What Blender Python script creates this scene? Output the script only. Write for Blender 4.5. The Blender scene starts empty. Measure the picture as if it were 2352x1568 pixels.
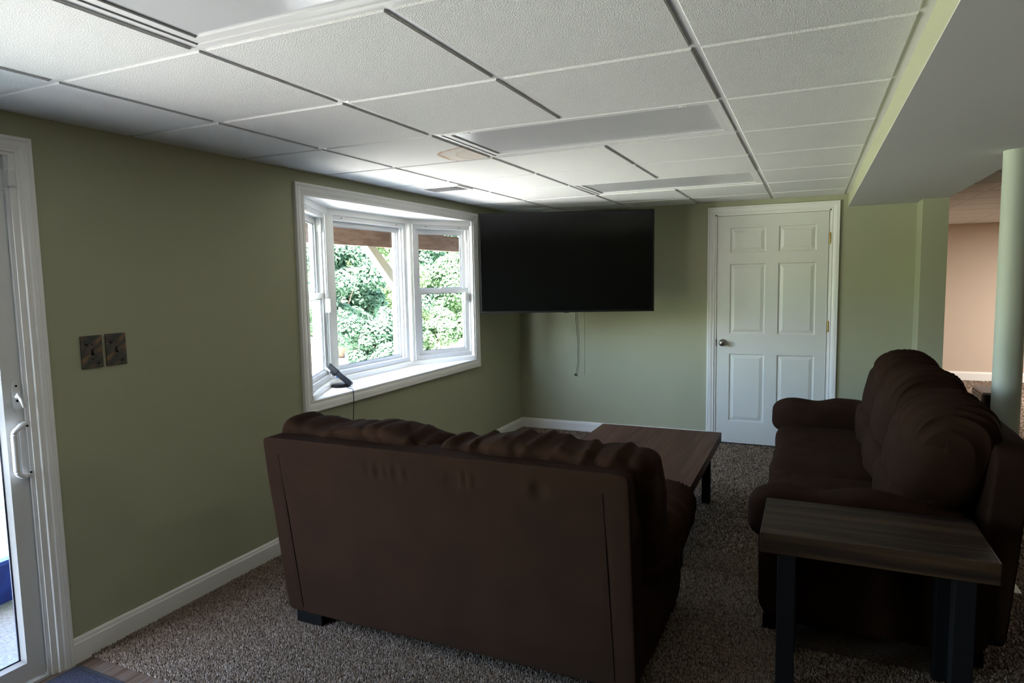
import bpy, bmesh, math, random
import numpy as np
from mathutils import Vector, Matrix, noise

random.seed(7)
RNG = np.random.default_rng(11)
SC = bpy.context.scene
COL = SC.collection

# ------------------------------------------------------------------ camera
cam_d = bpy.data.cameras.new('camera')
cam = bpy.data.objects.new('camera', cam_d)
COL.objects.link(cam)
SC.camera = cam
CR = Vector((0.91092126, 0.4121726, -0.01833563))
CU = Vector((-0.02206862, 0.09305414, 0.99541645))
CF = Vector((-0.41198959, 0.90634137, -0.09386108))
cam.matrix_world = Matrix(((CR.x, CU.x, -CF.x, 2.64863), (CR.y, CU.y, -CF.y, 0.0),
                           (CR.z, CU.z, -CF.z, 1.49527), (0, 0, 0, 1)))
cam_d.sensor_width = 36.0
cam_d.lens = 1513.62 / 2352 * 36.0
cam_d.clip_start = 0.02

# ------------------------------------------------------------------ sky, sun, exposure
world = bpy.data.worlds.new('world')
SC.world = world
world.use_nodes = True
wn = world.node_tree
bg = wn.nodes['Background']
sky = wn.nodes.new('ShaderNodeTexSky')
sky.sky_type = 'NISHITA'
sky.sun_disc = False
sky.sun_elevation = math.radians(52)
sky.sun_rotation = math.radians(150)
sky.air_density = 1.0
sky.dust_density = 2.0
wn.links.new(sky.outputs[0], bg.inputs[0])
bg.inputs[1].default_value = 0.6

sun_d = bpy.data.lights.new('sun', 'SUN')
sun_d.energy = 26.0
sun_d.angle = math.radians(0.6)
sun_d.color = (1.0, 0.97, 0.95)
sun = bpy.data.objects.new('sun', sun_d)
COL.objects.link(sun)
sun.rotation_euler = Vector((0.20, -0.58, 0.79)).to_track_quat('Z', 'Y').to_euler()
sun.location = (2, -6, 9)

SC.view_settings.view_transform = 'Standard'
SC.view_settings.look = 'None'
SC.view_settings.gamma = 1.0
SC.view_settings.use_curve_mapping = False
SC.view_settings.exposure = 3.22
cy = SC.cycles
cy.max_bounces = 10
cy.diffuse_bounces = 7
cy.glossy_bounces = 4
cy.transmission_bounces = 6
cy.transparent_max_bounces = 12
cy.sample_clamp_indirect = 6.0
cy.caustics_reflective = False
cy.caustics_refractive = False
cy.use_denoising = True
cy.use_guiding = True
cy.use_surface_guiding = True
cy.guiding_training_samples = 16


# ------------------------------------------------------------------ helpers: meshes
class MB:
    """collects verts and faces of one mesh"""
    def __init__(s):
        s.v = []
        s.f = []

    def add(s, verts, faces):
        b = len(s.v)
        s.v.extend([tuple(p) for p in verts])
        s.f.extend([tuple(b + i for i in f) for f in faces])
        return s

    def box(s, x0, y0, z0, x1, y1, z1, bev=0.0):
        if x0 > x1: x0, x1 = x1, x0
        if y0 > y1: y0, y1 = y1, y0
        if z0 > z1: z0, z1 = z1, z0
        if bev <= 0:
            v = [(x, y, z) for z in (z0, z1) for y in (y0, y1) for x in (x0, x1)]
            return s.add(v, [(0, 2, 3, 1), (4, 5, 7, 6), (0, 1, 5, 4), (2, 6, 7, 3), (0, 4, 6, 2), (1, 3, 7, 5)])
        bm = bmesh.new()
        bmesh.ops.create_cube(bm, size=1)
        for q in bm.verts:
            q.co = Vector((x0 + (q.co.x + .5) * (x1 - x0), y0 + (q.co.y + .5) * (y1 - y0), z0 + (q.co.z + .5) * (z1 - z0)))
        bmesh.ops.bevel(bm, geom=list(bm.edges), offset=bev, segments=2, profile=0.6, affect='EDGES')
        s.bm(bm)
        return s

    def bm(s, bm):
        bm.verts.index_update()
        s.add([q.co[:] for q in bm.verts], [[q.index for q in f.verts] for f in bm.faces])
        bm.free()

    def prism(s, poly, z0, z1):
        """vertical prism over an xy polygon"""
        n = len(poly)
        v = [(x, y, z0) for x, y in poly] + [(x, y, z1) for x, y in poly]
        f = [tuple(range(n - 1, -1, -1)), tuple(range(n, 2 * n))]
        f += [(i, (i + 1) % n, n + (i + 1) % n, n + i) for i in range(n)]
        return s.add(v, f)

    def extrude(s, prof, fn0, fn1):
        """closed profile [(a,b)] swept from fn0(a,b) to fn1(a,b)"""
        n = len(prof)
        v = [fn0(a, b) for a, b in prof] + [fn1(a, b) for a, b in prof]
        f = [tuple(range(n - 1, -1, -1)), tuple(range(n, 2 * n))]
        f += [(i, (i + 1) % n, n + (i + 1) % n, n + i) for i in range(n)]
        return s.add(v, f)

    def tube(s, pts, r, seg=8, closed=False):
        pts = [Vector(p) for p in pts]
        n = len(pts)
        rings = []
        up = Vector((0, 0, 1))
        for i, p in enumerate(pts):
            a = pts[(i - 1) % n] if (i > 0 or closed) else p
            b = pts[(i + 1) % n] if (i < n - 1 or closed) else p
            d = (b - a).normalized()
            ref = up if abs(d.dot(up)) < .95 else Vector((1, 0, 0))
            x = d.cross(ref).normalized()
            y = x.cross(d)
            rr = r[i] if isinstance(r, (list, tuple)) else r
            rings.append([p + (x * math.cos(t) + y * math.sin(t)) * rr for t in [2 * math.pi * k / seg for k in range(seg)]])
        v = [q for ring in rings for q in ring]
        f = []
        m = n if closed else n - 1
        for i in range(m):
            j = (i + 1) % n
            for k in range(seg):
                l = (k + 1) % seg
                f.append((i * seg + k, i * seg + l, j * seg + l, j * seg + k))
        if not closed:
            f.append(tuple(range(seg - 1, -1, -1)))
            f.append(tuple((n - 1) * seg + k for k in range(seg)))
        return s.add(v, f)

    def lathe(s, prof, c, axis='z', seg=32):
        """prof [(r,h)] turned about an axis through c"""
        v = []
        for r, h in prof:
            for k in range(seg):
                t = 2 * math.pi * k / seg
                a, b = r * math.cos(t), r * math.sin(t)
                if axis == 'z': p = (c[0] + a, c[1] + b, c[2] + h)
                elif axis == 'y': p = (c[0] + a, c[1] + h, c[2] + b)
                else: p = (c[0] + h, c[1] + a, c[2] + b)
                v.append(p)
        f = []
        n = len(prof)
        for i in range(n - 1):
            for k in range(seg):
                l = (k + 1) % seg
                f.append((i * seg + k, i * seg + l, (i + 1) * seg + l, (i + 1) * seg + k))
        f.append(tuple(range(seg - 1, -1, -1)))
        f.append(tuple((n - 1) * seg + k for k in range(seg)))
        return s.add(v, f)

    def map(s, fn, start=0):
        s.v[start:] = [tuple(fn(Vector(p))) for p in s.v[start:]]
        return s


def link(name, mb, mat, parent=None, origin=(0, 0, 0), smooth=False, kind=None, fix=True):
    me = bpy.data.meshes.new(name)
    ox, oy, oz = origin
    me.from_pydata([(x - ox, y - oy, z - oz) for x, y, z in mb.v], [], mb.f)
    if fix:
        bm = bmesh.new()
        bm.from_mesh(me)
        bmesh.ops.recalc_face_normals(bm, faces=bm.faces)
        bm.to_mesh(me)
        bm.free()
    if smooth:
        me.polygons.foreach_set('use_smooth', [True] * len(me.polygons))
        if smooth != 'all':
            me.set_sharp_from_angle(angle=math.radians(38))
    me.materials.append(mat)
    o = bpy.data.objects.new(name, me)
    COL.objects.link(o)
    if parent:
        o.parent = parent
    else:
        o.location = origin
    if kind:
        o['kind'] = kind
    return o


def tag(o, label=None, cat=None, group=None, kind=None):
    if label: o['label'] = label
    if cat: o['category'] = cat
    if group: o['group'] = group
    if kind: o['kind'] = kind
    return o


class Thing:
    def __init__(s, name, loc, label=None, cat=None, group=None, kind=None):
        s.o = bpy.data.objects.new(name, None)
        s.o.empty_display_size = .1
        COL.objects.link(s.o)
        s.o.location = loc
        s.loc = loc
        tag(s.o, label, cat, group, kind)

    def part(s, name, mb, mat, parent=None, smooth=False, label=None, kind=None):
        o = link(name, mb, mat, parent or s.o, s.loc, smooth, kind)
        if label: o['label'] = label
        return o


def copy_thing(root, loc, label=None, group=None):
    r = root.copy()
    COL.objects.link(r)
    r.location = loc
    if label: r['label'] = label
    if group: r['group'] = group
    for ch in list(root.children):
        c = ch.copy()
        COL.objects.link(c)
        c.parent = r
        for g in list(ch.children):
            d = g.copy()
            COL.objects.link(d)
            d.parent = c
    return r


def np_mesh(name, verts, faces, mat, parent=None, kind=None, smooth=False):
    """faces: (n,k) int array; fast path"""
    me = bpy.data.meshes.new(name)
    verts = np.asarray(verts, np.float32)
    faces = np.asarray(faces, np.int32)
    n, k = faces.shape
    me.vertices.add(len(verts))
    me.vertices.foreach_set('co', verts.ravel())
    me.loops.add(n * k)
    me.loops.foreach_set('vertex_index', faces.ravel())
    me.polygons.add(n)
    me.polygons.foreach_set('loop_start', np.arange(0, n * k, k, dtype=np.int32))
    me.update(calc_edges=True)
    if smooth:
        me.polygons.foreach_set('use_smooth', [True] * n)
    me.materials.append(mat)
    o = bpy.data.objects.new(name, me)
    COL.objects.link(o)
    if parent: o.parent = parent
    if kind: o['kind'] = kind
    return o


def sstep(a, b, x):
    t = min(1, max(0, (x - a) / (b - a)))
    return t * t * (3 - 2 * t)


def puff(center, size, p=4.0, n=20, disp=None, warp=None, cuts=None):
    """soft padded block: superellipsoid-rounded cube with displacement along its normal"""
    bm = bmesh.new()
    bmesh.ops.create_cube(bm, size=2)
    bmesh.ops.subdivide_edges(bm, edges=list(bm.edges), cuts=n, use_grid_fill=True)
    lx, ly, lz = [s / 2 for s in size]
    c = Vector(center)
    for v in bm.verts:
        q = v.co.copy()
        ex = p if isinstance(p, tuple) else (p, p, p)
        ax_, ay_, az_ = abs(q.x), abs(q.y), abs(q.z)
        lo, hi = .4, 1.0
        for _ in range(14):
            t = (lo + hi) / 2
            if (t * ax_) ** ex[0] + (t * ay_) ** ex[1] + (t * az_) ** ex[2] > 1: hi = t
            else: lo = t
        q *= lo
        pos = Vector((q.x * lx, q.y * ly, q.z * lz))
        nr = Vector((math.copysign(ex[0] * abs(q.x) ** (ex[0] - 1), q.x) / lx, math.copysign(ex[1] * abs(q.y) ** (ex[1] - 1), q.y) / ly,
                     math.copysign(ex[2] * abs(q.z) ** (ex[2] - 1), q.z) / lz)).normalized()
        w = c + pos
        if warp: w = warp(w, q)
        if disp: w = w + nr * disp(w, q)
        v.co = w
    mb = MB()
    mb.bm(bm)
    return mb


def fbm(p, sc, oct=2):
    return noise.fractal(Vector((p[0] * sc[0], p[1] * sc[1], p[2] * sc[2])), 1.0, 2.0, oct)


def ridge(p, sc, k=2.0, seed=0.0):
    a = abs(noise.noise(Vector((p[0] * sc[0] + seed, p[1] * sc[1] + seed * 1.7, p[2] * sc[2] - seed))))
    return max(0.0, 1 - a * 2.2) ** k


# ------------------------------------------------------------------ helpers: materials
def srgb(r, g, b):
    return tuple((c / 255 / 12.92 if c / 255 <= .04045 else ((c / 255 + .055) / 1.055) ** 2.4) for c in (r, g, b)) + (1,)


def mat(name, col, rough=.6, spec=.5, metal=0.0, bump=None, var=None, stretch=(1, 1, 1), sheen=0.0, coat=0.0):
    """bump=(scale, strength, distance); var=(scale, second colour, amount)"""
    m = bpy.data.materials.new(name)
    m.use_nodes = True
    nt = m.node_tree
    b = nt.nodes['Principled BSDF']
    c = srgb(*col)
    b.inputs['Base Color'].default_value = c
    b.inputs['Roughness'].default_value = rough
    b.inputs['Specular IOR Level'].default_value = spec
    b.inputs['Metallic'].default_value = metal
    if sheen:
        b.inputs['Sheen Weight'].default_value = sheen
        b.inputs['Sheen Roughness'].default_value = .45
        b.inputs['Sheen Tint'].default_value = (1, .85, .7, 1)
    if coat:
        b.inputs['Coat Weight'].default_value = coat
        b.inputs['Coat Roughness'].default_value = .08
    if bump or var:
        tc = nt.nodes.new('ShaderNodeTexCoord')
        mp = nt.nodes.new('ShaderNodeMapping')
        mp.inputs['Scale'].default_value = stretch
        nt.links.new(tc.outputs['Object'], mp.inputs[0])
    if var:
        t = nt.nodes.new('ShaderNodeTexNoise')
        t.inputs['Scale'].default_value = var[0]
        t.inputs['Detail'].default_value = 5
        nt.links.new(mp.outputs[0], t.inputs[0])
        r = nt.nodes.new('ShaderNodeMapRange')
        r.inputs[1].default_value = .5 - var[2] * .5 if var[2] < 1 else .42
        r.inputs[1].default_value = .38
        r.inputs[2].default_value = .62
        r.inputs[4].default_value = var[2]
        nt.links.new(t.outputs[0], r.inputs[0])
        mx = nt.nodes.new('ShaderNodeMix')
        mx.data_type = 'RGBA'
        mx.inputs[6].default_value = c
        mx.inputs[7].default_value = srgb(*var[1])
        nt.links.new(r.outputs[0], mx.inputs[0])
        nt.links.new(mx.outputs[2], b.inputs['Base Color'])
    if bump:
        t = nt.nodes.new('ShaderNodeTexNoise')
        t.inputs['Scale'].default_value = bump[0]
        t.inputs['Detail'].default_value = 3
        nt.links.new(mp.outputs[0], t.inputs[0])
        bp = nt.nodes.new('ShaderNodeBump')
        bp.inputs['Strength'].default_value = bump[1]
        bp.inputs['Distance'].default_value = bump[2]
        nt.links.new(t.outputs[0], bp.inputs['Height'])
        nt.links.new(bp.outputs[0], b.inputs['Normal'])
    return m


def wood_mat(name, c1, c2, c3, axis, rough=.4, scale=1.0, seed=0.0):
    """streaky grain along an object axis"""
    m = bpy.data.materials.new(name)
    m.use_nodes = True
    nt = m.node_tree
    b = nt.nodes['Principled BSDF']
    b.inputs['Roughness'].default_value = rough
    b.inputs['Specular IOR Level'].default_value = .18
    tc = nt.nodes.new('ShaderNodeTexCoord')
    oi = nt.nodes.new('ShaderNodeObjectInfo')
    ad = nt.nodes.new('ShaderNodeVectorMath')
    ad.operation = 'ADD'
    mu = nt.nodes.new('ShaderNodeMath')
    mu.operation = 'MULTIPLY'
    mu.inputs[1].default_value = 13.0
    nt.links.new(oi.outputs['Random'], mu.inputs[0])
    nt.links.new(tc.outputs['Object'], ad.inputs[0])
    nt.links.new(mu.outputs[0], ad.inputs[1])
    mp = nt.nodes.new('ShaderNodeMapping')
    st = [24 * scale] * 3
    st[axis] = 1.1 * scale
    mp.inputs['Scale'].default_value = st
    nt.links.new(ad.outputs[0], mp.inputs[0])
    t = nt.nodes.new('ShaderNodeTexNoise')
    t.inputs['Scale'].default_value = 1.0
    t.inputs['Detail'].default_value = 6
    t.inputs['Distortion'].default_value = .6
    nt.links.new(mp.outputs[0], t.inputs[0])
    cr = nt.nodes.new('ShaderNodeValToRGB')
    e = cr.color_ramp.elements
    e[0].position, e[0].color = .32, srgb(*c1)
    e[1].position, e[1].color = .68, srgb(*c3)
    q = e.new(.5)
    q.color = srgb(*c2)
    nt.links.new(t.outputs[0], cr.inputs[0])
    nt.links.new(cr.outputs[0], b.inputs['Base Color'])
    t2 = nt.nodes.new('ShaderNodeTexNoise')
    t2.inputs['Scale'].default_value = 6.0
    t2.inputs['Detail'].default_value = 4
    nt.links.new(mp.outputs[0], t2.inputs[0])
    bp = nt.nodes.new('ShaderNodeBump')
    bp.inputs['Strength'].default_value = .35
    bp.inputs['Distance'].default_value = .002
    nt.links.new(t2.outputs[0], bp.inputs['Height'])
    nt.links.new(bp.outputs[0], b.inputs['Normal'])
    return m


def glass_mat():
    m = bpy.data.materials.new('window glass')
    m.use_nodes = True
    nt = m.node_tree
    nt.nodes.remove(nt.nodes['Principled BSDF'])
    out = nt.nodes['Material Output']
    tr = nt.nodes.new('ShaderNodeBsdfTransparent')
    tr.inputs[0].default_value = (.93, .95, .93, 1)
    gl = nt.nodes.new('ShaderNodeBsdfGlossy')
    gl.inputs['Roughness'].default_value = .01
    fr = nt.nodes.new('ShaderNodeFresnel')
    fr.inputs[0].default_value = 1.45
    mx = nt.nodes.new('ShaderNodeMixShader')
    nt.links.new(fr.outputs[0], mx.inputs[0])
    nt.links.new(tr.outputs[0], mx.inputs[1])
    nt.links.new(gl.outputs[0], mx.inputs[2])
    nt.links.new(mx.outputs[0], out.inputs[0])
    return m


def leaf_mat(name, c1, c2):
    m = bpy.data.materials.new(name)
    m.use_nodes = True
    nt = m.node_tree
    nt.nodes.remove(nt.nodes['Principled BSDF'])
    out = nt.nodes['Material Output']
    tc = nt.nodes.new('ShaderNodeTexCoord')
    t = nt.nodes.new('ShaderNodeTexNoise')
    t.inputs['Scale'].default_value = 3.0
    nt.links.new(tc.outputs['Object'], t.inputs[0])
    mx = nt.nodes.new('ShaderNodeMix')
    mx.data_type = 'RGBA'
    mx.inputs[6].default_value = srgb(*c1)
    mx.inputs[7].default_value = srgb(*c2)
    nt.links.new(t.outputs[0], mx.inputs[0])
    df = nt.nodes.new('ShaderNodeBsdfDiffuse')
    tl = nt.nodes.new('ShaderNodeBsdfTranslucent')
    nt.links.new(mx.outputs[2], df.inputs[0])
    nt.links.new(mx.outputs[2], tl.inputs[0])
    ms = nt.nodes.new('ShaderNodeMixShader')
    ms.inputs[0].default_value = .35
    nt.links.new(df.outputs[0], ms.inputs[1])
    nt.links.new(tl.outputs[0], ms.inputs[2])
    nt.links.new(ms.outputs[0], out.inputs[0])
    return m


M = {}
M['wall'] = mat('sage green wall paint', (168, 168, 141), .75, .3, bump=(420, .12, .001))
M['peach'] = mat('peach wall paint', (205, 188, 170), .75, .3, bump=(420, .1, .001))
M['white'] = mat('white trim paint', (238, 236, 231), .38, .5)
M['vinyl'] = mat('white vinyl', (220, 220, 219), .35, .5)
M['door'] = mat('white door paint', (222, 222, 214), .42, .45, bump=(90, .05, .0006), stretch=(1, 1, .1))
M['tile'] = mat('textured ceiling tile', (229, 229, 226), .95, .1, bump=(260, .55, .004), var=(220, (218, 218, 214), .6))
M['tee'] = mat('white ceiling grid', (226, 226, 224), .45, .4)
M['soffit'] = mat('soffit paint', (198, 198, 194), .85, .2, bump=(60, .05, .002))
M['lens'] = mat('unlit acrylic light lens', (206, 207, 208), .22, .5)
M['post'] = mat('pale sage post paint', (186, 192, 178), .5, .4, bump=(30, .05, .001))
M['sofa'] = mat('brown microfiber', (46, 30, 21), .95, .04, var=(9, (39, 26, 18), .6), bump=(900, .2, .0006))
M['sofa_back'] = mat('brown microfiber back', (43, 29, 21), .95, .04, var=(7, (37, 25, 19), .6), bump=(900, .2, .0006))
M['seam'] = mat('dark brown seam thread', (24, 16, 13), .9, .05)
M['foot'] = mat('black plastic foot', (9, 8, 8), .6, .1)
M['steel'] = mat('black steel', (15, 15, 16), .6, .12)
M['coffee'] = wood_mat('dark walnut boards', (50, 26, 21), (70, 42, 33), (78, 58, 42), 1, .5)
M['endwood'] = wood_mat('weathered dark board', (22, 13, 9), (45, 31, 20), (64, 48, 32), 0, .6)
M['plank'] = wood_mat('grey brown vinyl plank', (66, 50, 40), (92, 74, 61), (104, 93, 85), 1, .45, 1.3)
M['brass'] = mat('brass', (190, 160, 90), .3, .5, metal=1.0)
M['nickel'] = mat('satin nickel', (150, 145, 135), .32, .5, metal=1.0)
M['tvscreen'] = mat('tv glass', (4, 4, 5), .12, .32)
M['tvbody'] = mat('tv plastic', (9, 9, 10), .45, .25)
M['black'] = mat('black plastic', (12, 12, 13), .4, .25)
M['cord'] = mat('black cord', (20, 20, 20), .6)
M['glass'] = glass_mat()
M['gasket'] = mat('dark gasket', (62, 64, 82), .5)
M['mat'] = mat('blue grey mat pile', (62, 62, 72), .95, .1, bump=(240, 1.0, .006), var=(160, (40, 40, 50), .8))
M['matedge'] = mat('mat rubber edge', (38, 38, 44), .7)
M['backing'] = mat('carpet backing', (96, 84, 72), .95, .1, bump=(160, .8, .006), var=(130, (66, 56, 48), .8))
M['concrete'] = mat('patio concrete', (100, 99, 99), .9, .2, bump=(60, .8, .006), var=(70, (78, 77, 76), .7))
M['lawn'] = mat('sunlit pale gravel', (188, 185, 181), .95, .1, bump=(40, .8, .02), var=(3, (170, 168, 158), .6))
M['grass'] = mat('green grass', (112, 128, 86), .95, .1, bump=(40, .8, .02), var=(6, (96, 112, 70), .7))
M['siding'] = mat('exterior siding', (200, 198, 190), .7)
M['beam'] = mat('brown deck beam', (98, 80, 71), .85, .1, var=(26, (122, 104, 92), .7), bump=(60, .4, .004), stretch=(1, .15, 1))
M['outpost'] = mat('cream outdoor paint', (150, 145, 128), .7)
M['blue'] = mat('blue plastic tub', (14, 30, 92), .5, .3, var=(24, (30, 52, 120), .5))
M['water'] = mat('dark green water', (40, 90, 96), .1, .6)
M['trunk'] = mat('bark', (110, 96, 84), .9, .1, bump=(40, .6, .01))
M['slot_shade'] = mat('painted slot shade', (20, 20, 20), .8)  # near-black colour standing in for the shade in the header notch

# ------------------------------------------------------------------ room shell
CZ = 2.135          # ceiling grid level
TZ = 2.129          # tile face level
BY = 6.041          # back wall
RY = -2.6           # wall behind the camera
SX0, SX1, SZ = 2.906, 3.55, 2.03   # soffit
AX, AY = 9.0, 10.70                # annex walls
T = .6096


def wall(name, boxes, m):
    mb = MB()
    for b in boxes: mb.box(*b)
    o = link(name, mb, m)
    o['kind'] = 'structure'
    return o


WY0, WY1, WZ0, WZ1 = 2.977, 5.051, .81, 1.992      # bay opening
DY0, DY1, DZ1 = -.36, 1.472, 1.985                  # sliding door opening
wall('wall_left', [(-.12, RY, 0, 0, DY0, CZ + .1), (-.12, DY0, DZ1, 0, DY1, CZ + .1), (-.12, DY1, 0, 0, WY0, CZ + .1),
                   (-.12, WY0, 0, 0, WY1, WZ0 - .02), (-.12, WY0, WZ1 + .02, 0, WY1, CZ + .1), (-.12, WY1, 0, 0, BY + .12, CZ + .1)], M['wall'])
DX0, DX1 = 1.876, 2.786                              # interior door opening
wall('wall_back', [(0, BY, 0, DX0, BY + .12, CZ + .1), (DX0, BY, 2.018, DX1, BY + .12, CZ + .1), (DX1, BY, 0, 3.385, BY + .12, CZ + .1),
                   (DX0, BY + .10, 0, DX1, BY + .12, 2.018)], M['wall'])
wall('wall_stub', [(3.385, 5.75, 0, 3.55, BY + .12, SZ + .1)], M['wall'])
wall('wall_front', [(-.12, RY - .12, 0, AX + .12, RY, CZ + .1)], M['wall'])
wall('wall_far', [(3.40, AY, 0, AX + .12, AY + .12, CZ + .1)], M['peach'])
wall('wall_inner', [(3.43, BY + .12, 0, 3.55, AY, CZ + .1)], M['peach'])
wall('wall_right', [(AX, RY, 0, AX + .12, AY, CZ + .1)], M['peach'])

# soffit: green sides, pale underside
sf = wall('soffit', [(SX0, RY, SZ + .004, SX1, BY + .12, CZ + .1)], M['wall'])
u = MB().box(SX0, RY, SZ, SX1, BY, SZ + .004)
link('underside', u, M['soffit'], sf)

# house above and the outside wall face
wall('wall_upper', [(-.12, RY - .12, CZ + .1, AX + .12, AY + .12, 5.4)], M['siding'])

# ---- ceiling of the room: slab, grid tees and one object per tile
ceil = wall('ceiling', [(0, RY, CZ + .03, SX0, BY, CZ + .1)], M['tee'])
XL = [.510 + T * k for k in range(4)]                # main tees
YR = [1.343 + T * (k - 1) for k in range(-5, 9)]     # cross tees
xs = [(0.0, XL[0])] + [(XL[i], XL[i + 1]) for i in range(3)] + [(XL[3], 2.888)]
ys = [(RY, YR[0])] + [(YR[i], YR[i + 1]) for i in range(len(YR) - 1)] + [(YR[-1], BY)]
LIGHT_ROWS = [YR.index(y) for y in YR if min(abs(y - (1.343 + T * k)) for k in (-1, 2, 5)) < .01]
light_cells = []
tile_mesh = {}
for ci, (x0, x1) in enumerate(xs):
    for ri, (y0, y1) in enumerate(ys):
        row_start = ri - 1
        if ci in (2, 3) and row_start in LIGHT_ROWS:
            if ci == 2: light_cells.append((XL[1], XL[3], y0, y1))
            continue
        a0 = x0 + (.0125 if ci > 0 else .0)
        a1 = x1 - .0125
        b0 = y0 + (.0125 if ri > 0 else .0)
        b1 = y1 - (.0125 if ri < len(ys) - 1 else .0)
        w, h = round(a1 - a0, 4), round(b1 - b0, 4)
        if (w, h) not in tile_mesh:
            mb = MB().box(-w / 2, -h / 2, 0, w / 2, h / 2, .02)
            o = link('tile', mb, M['tile'], ceil)
            bm = bmesh.new()
            bm.from_mesh(o.data)
            bmesh.ops.bevel(bm, geom=[e for e in bm.edges if all(v.co.z < .01 for v in e.verts)], offset=.003, segments=1, affect='EDGES')
            bm.to_mesh(o.data)
            bm.free()
            tile_mesh[(w, h)] = o.data
        else:
            o = bpy.data.objects.new('tile', tile_mesh[(w, h)])
            COL.objects.link(o)
            o.parent = ceil
        o.location = ((a0 + a1) / 2, (b0 + b1) / 2, TZ + random.uniform(-.0008, .0008))

# the water-stained tile beside the second light gets a stain material of its own
st = mat('stained ceiling tile', (229, 229, 226), .95, .1, bump=(260, .55, .004), var=(220, (218, 218, 214), .6))
nt = st.node_tree
pb = nt.nodes['Principled BSDF']
src = pb.inputs['Base Color'].links[0].from_socket
tc = nt.nodes.new('ShaderNodeTexCoord')
nz = nt.nodes.new('ShaderNodeTexNoise')
nz.inputs['Scale'].default_value = 9
nt.links.new(tc.outputs['Object'], nz.inputs[0])
mp = nt.nodes.new('ShaderNodeVectorMath')
mp.operation = 'MULTIPLY_ADD'
mp.inputs[1].default_value = (.09, .09, 0)
nt.links.new(nz.outputs['Color'], mp.inputs[0])
nt.links.new(tc.outputs['Object'], mp.inputs[2])
ds = nt.nodes.new('ShaderNodeVectorMath')
ds.operation = 'DISTANCE'
ds.inputs[1].default_value = (.335, .24, 0)
nt.links.new(mp.outputs[0], ds.inputs[0])
cr = nt.nodes.new('ShaderNodeValToRGB')
cr.color_ramp.interpolation = 'LINEAR'
e = cr.color_ramp.elements
e[0].position, e[0].color = .0, (.32, .32, .32, 1)
e[1].position, e[1].color = .222, (0, 0, 0, 1)
for pos, v in ((.12, .3), (.125, .6), (.14, .22), (.195, .25), (.205, .75), (.216, .6)):
    q = e.new(pos)
    q.color = (v, v, v, 1)
nt.links.new(ds.outputs['Value'], cr.inputs[0])
mx = nt.nodes.new('ShaderNodeMix')
mx.data_type = 'RGBA'
mx.inputs[7].default_value = srgb(176, 132, 84)
nt.links.new(cr.outputs[0], mx.inputs[0])
nt.links.new(src, mx.inputs[6])
nt.links.new(mx.outputs[2], pb.inputs['Base Color'])
for o in ceil.children:
    if abs(o.location.x - (XL[0] + T / 2)) < .05 and abs(o.location.y - (1.343 + T * 2.5)) < .05:
        o.data = o.data.copy()
        o.data.materials[0] = st
        o['label'] = 'ceiling tile with a brown water stain'

for x in XL:
    cuts = [RY]
    if x == XL[2]:
        for c in sorted(light_cells, key=lambda c: c[2]): cuts += [c[2] + .012, c[3] - .012]
    cuts.append(BY)
    for a, b in zip(cuts[0::2], cuts[1::2]):
        link('tee', MB().box(x - .012, a, CZ, x + .012, b, CZ + .035), M['tee'], ceil)
for y in YR:
    segs = [(0, XL[0] - .012)] + [(XL[i] + .012, XL[i + 1] - .012) for i in range(3)] + [(XL[3] + .012, 2.888)]
    for a, b in segs:
        link('cross_tee', MB().box(a, y - .012, CZ, b, y + .012, CZ + .03), M['tee'], ceil)
link('wall_angle', MB().box(2.876, RY, CZ - .001, SX0, BY, CZ + .01), M['tee'], ceil)

# ---- lights in the grid (off)
proto = None
LB = ['nearest unlit ceiling light panel at the top of the picture', 'middle unlit ceiling light panel beside the stained tile',
      'farthest unlit ceiling light panel closest to the white door', 'unlit ceiling light panel behind the camera']


def make_light(x0, x1, y0, y1, label):
    t = Thing('ceiling_light', ((x0 + x1) / 2, (y0 + y1) / 2, CZ), label, 'light', 'recessed ceiling lights')
    a, b, c, d = x0 + .013, x1 - .013, y0 + .013, y1 - .013
    fr = MB()
    w = .012
    for q in ((a, c, b, c + w), (a, d - w, b, d), (a, c + w, a + w, d - w), (b - w, c + w, b, d - w)):
        fr.box(q[0], q[1], CZ - .004, q[2], q[3], CZ + .05)
    t.part('housing', fr, M['tee'])
    a, b, c, d = a + .014, b - .014, c + .014, d - .014
    df = MB()
    w = .030
    for q in ((a, c, b, c + w), (a, d - w, b, d), (a, c + w, a + w, d - w), (b - w, c + w, b, d - w)):
        df.box(q[0], q[1], CZ - .001, q[2], q[3], CZ + .012)
    t.part('door_frame', df, M['tee'])
    t.part('lens', MB().box(a + w - .004, c + w - .004, CZ + .004, b - w + .004, d - w + .004, CZ + .008), M['lens'])
    for px in (a + .12, b - .12):
        for py in (c + .012,):
            t.part('latch', MB().box(px - .014, py - .004, CZ - .006, px + .014, py + .004, CZ).box(px - .004, py - .008, CZ - .005, px + .004, py + .008, CZ), M['vinyl'])
    return t


# named from near to far
cells = sorted(light_cells, key=lambda c: c[2])
lbl = {}
front = [c for c in cells if c[3] > 0]
for i, c in enumerate(front):
    lbl[c] = LB[min(i, 2)]
for c in cells:
    if c[3] < 0:
        continue
    make_light(*c, lbl[c])

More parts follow.
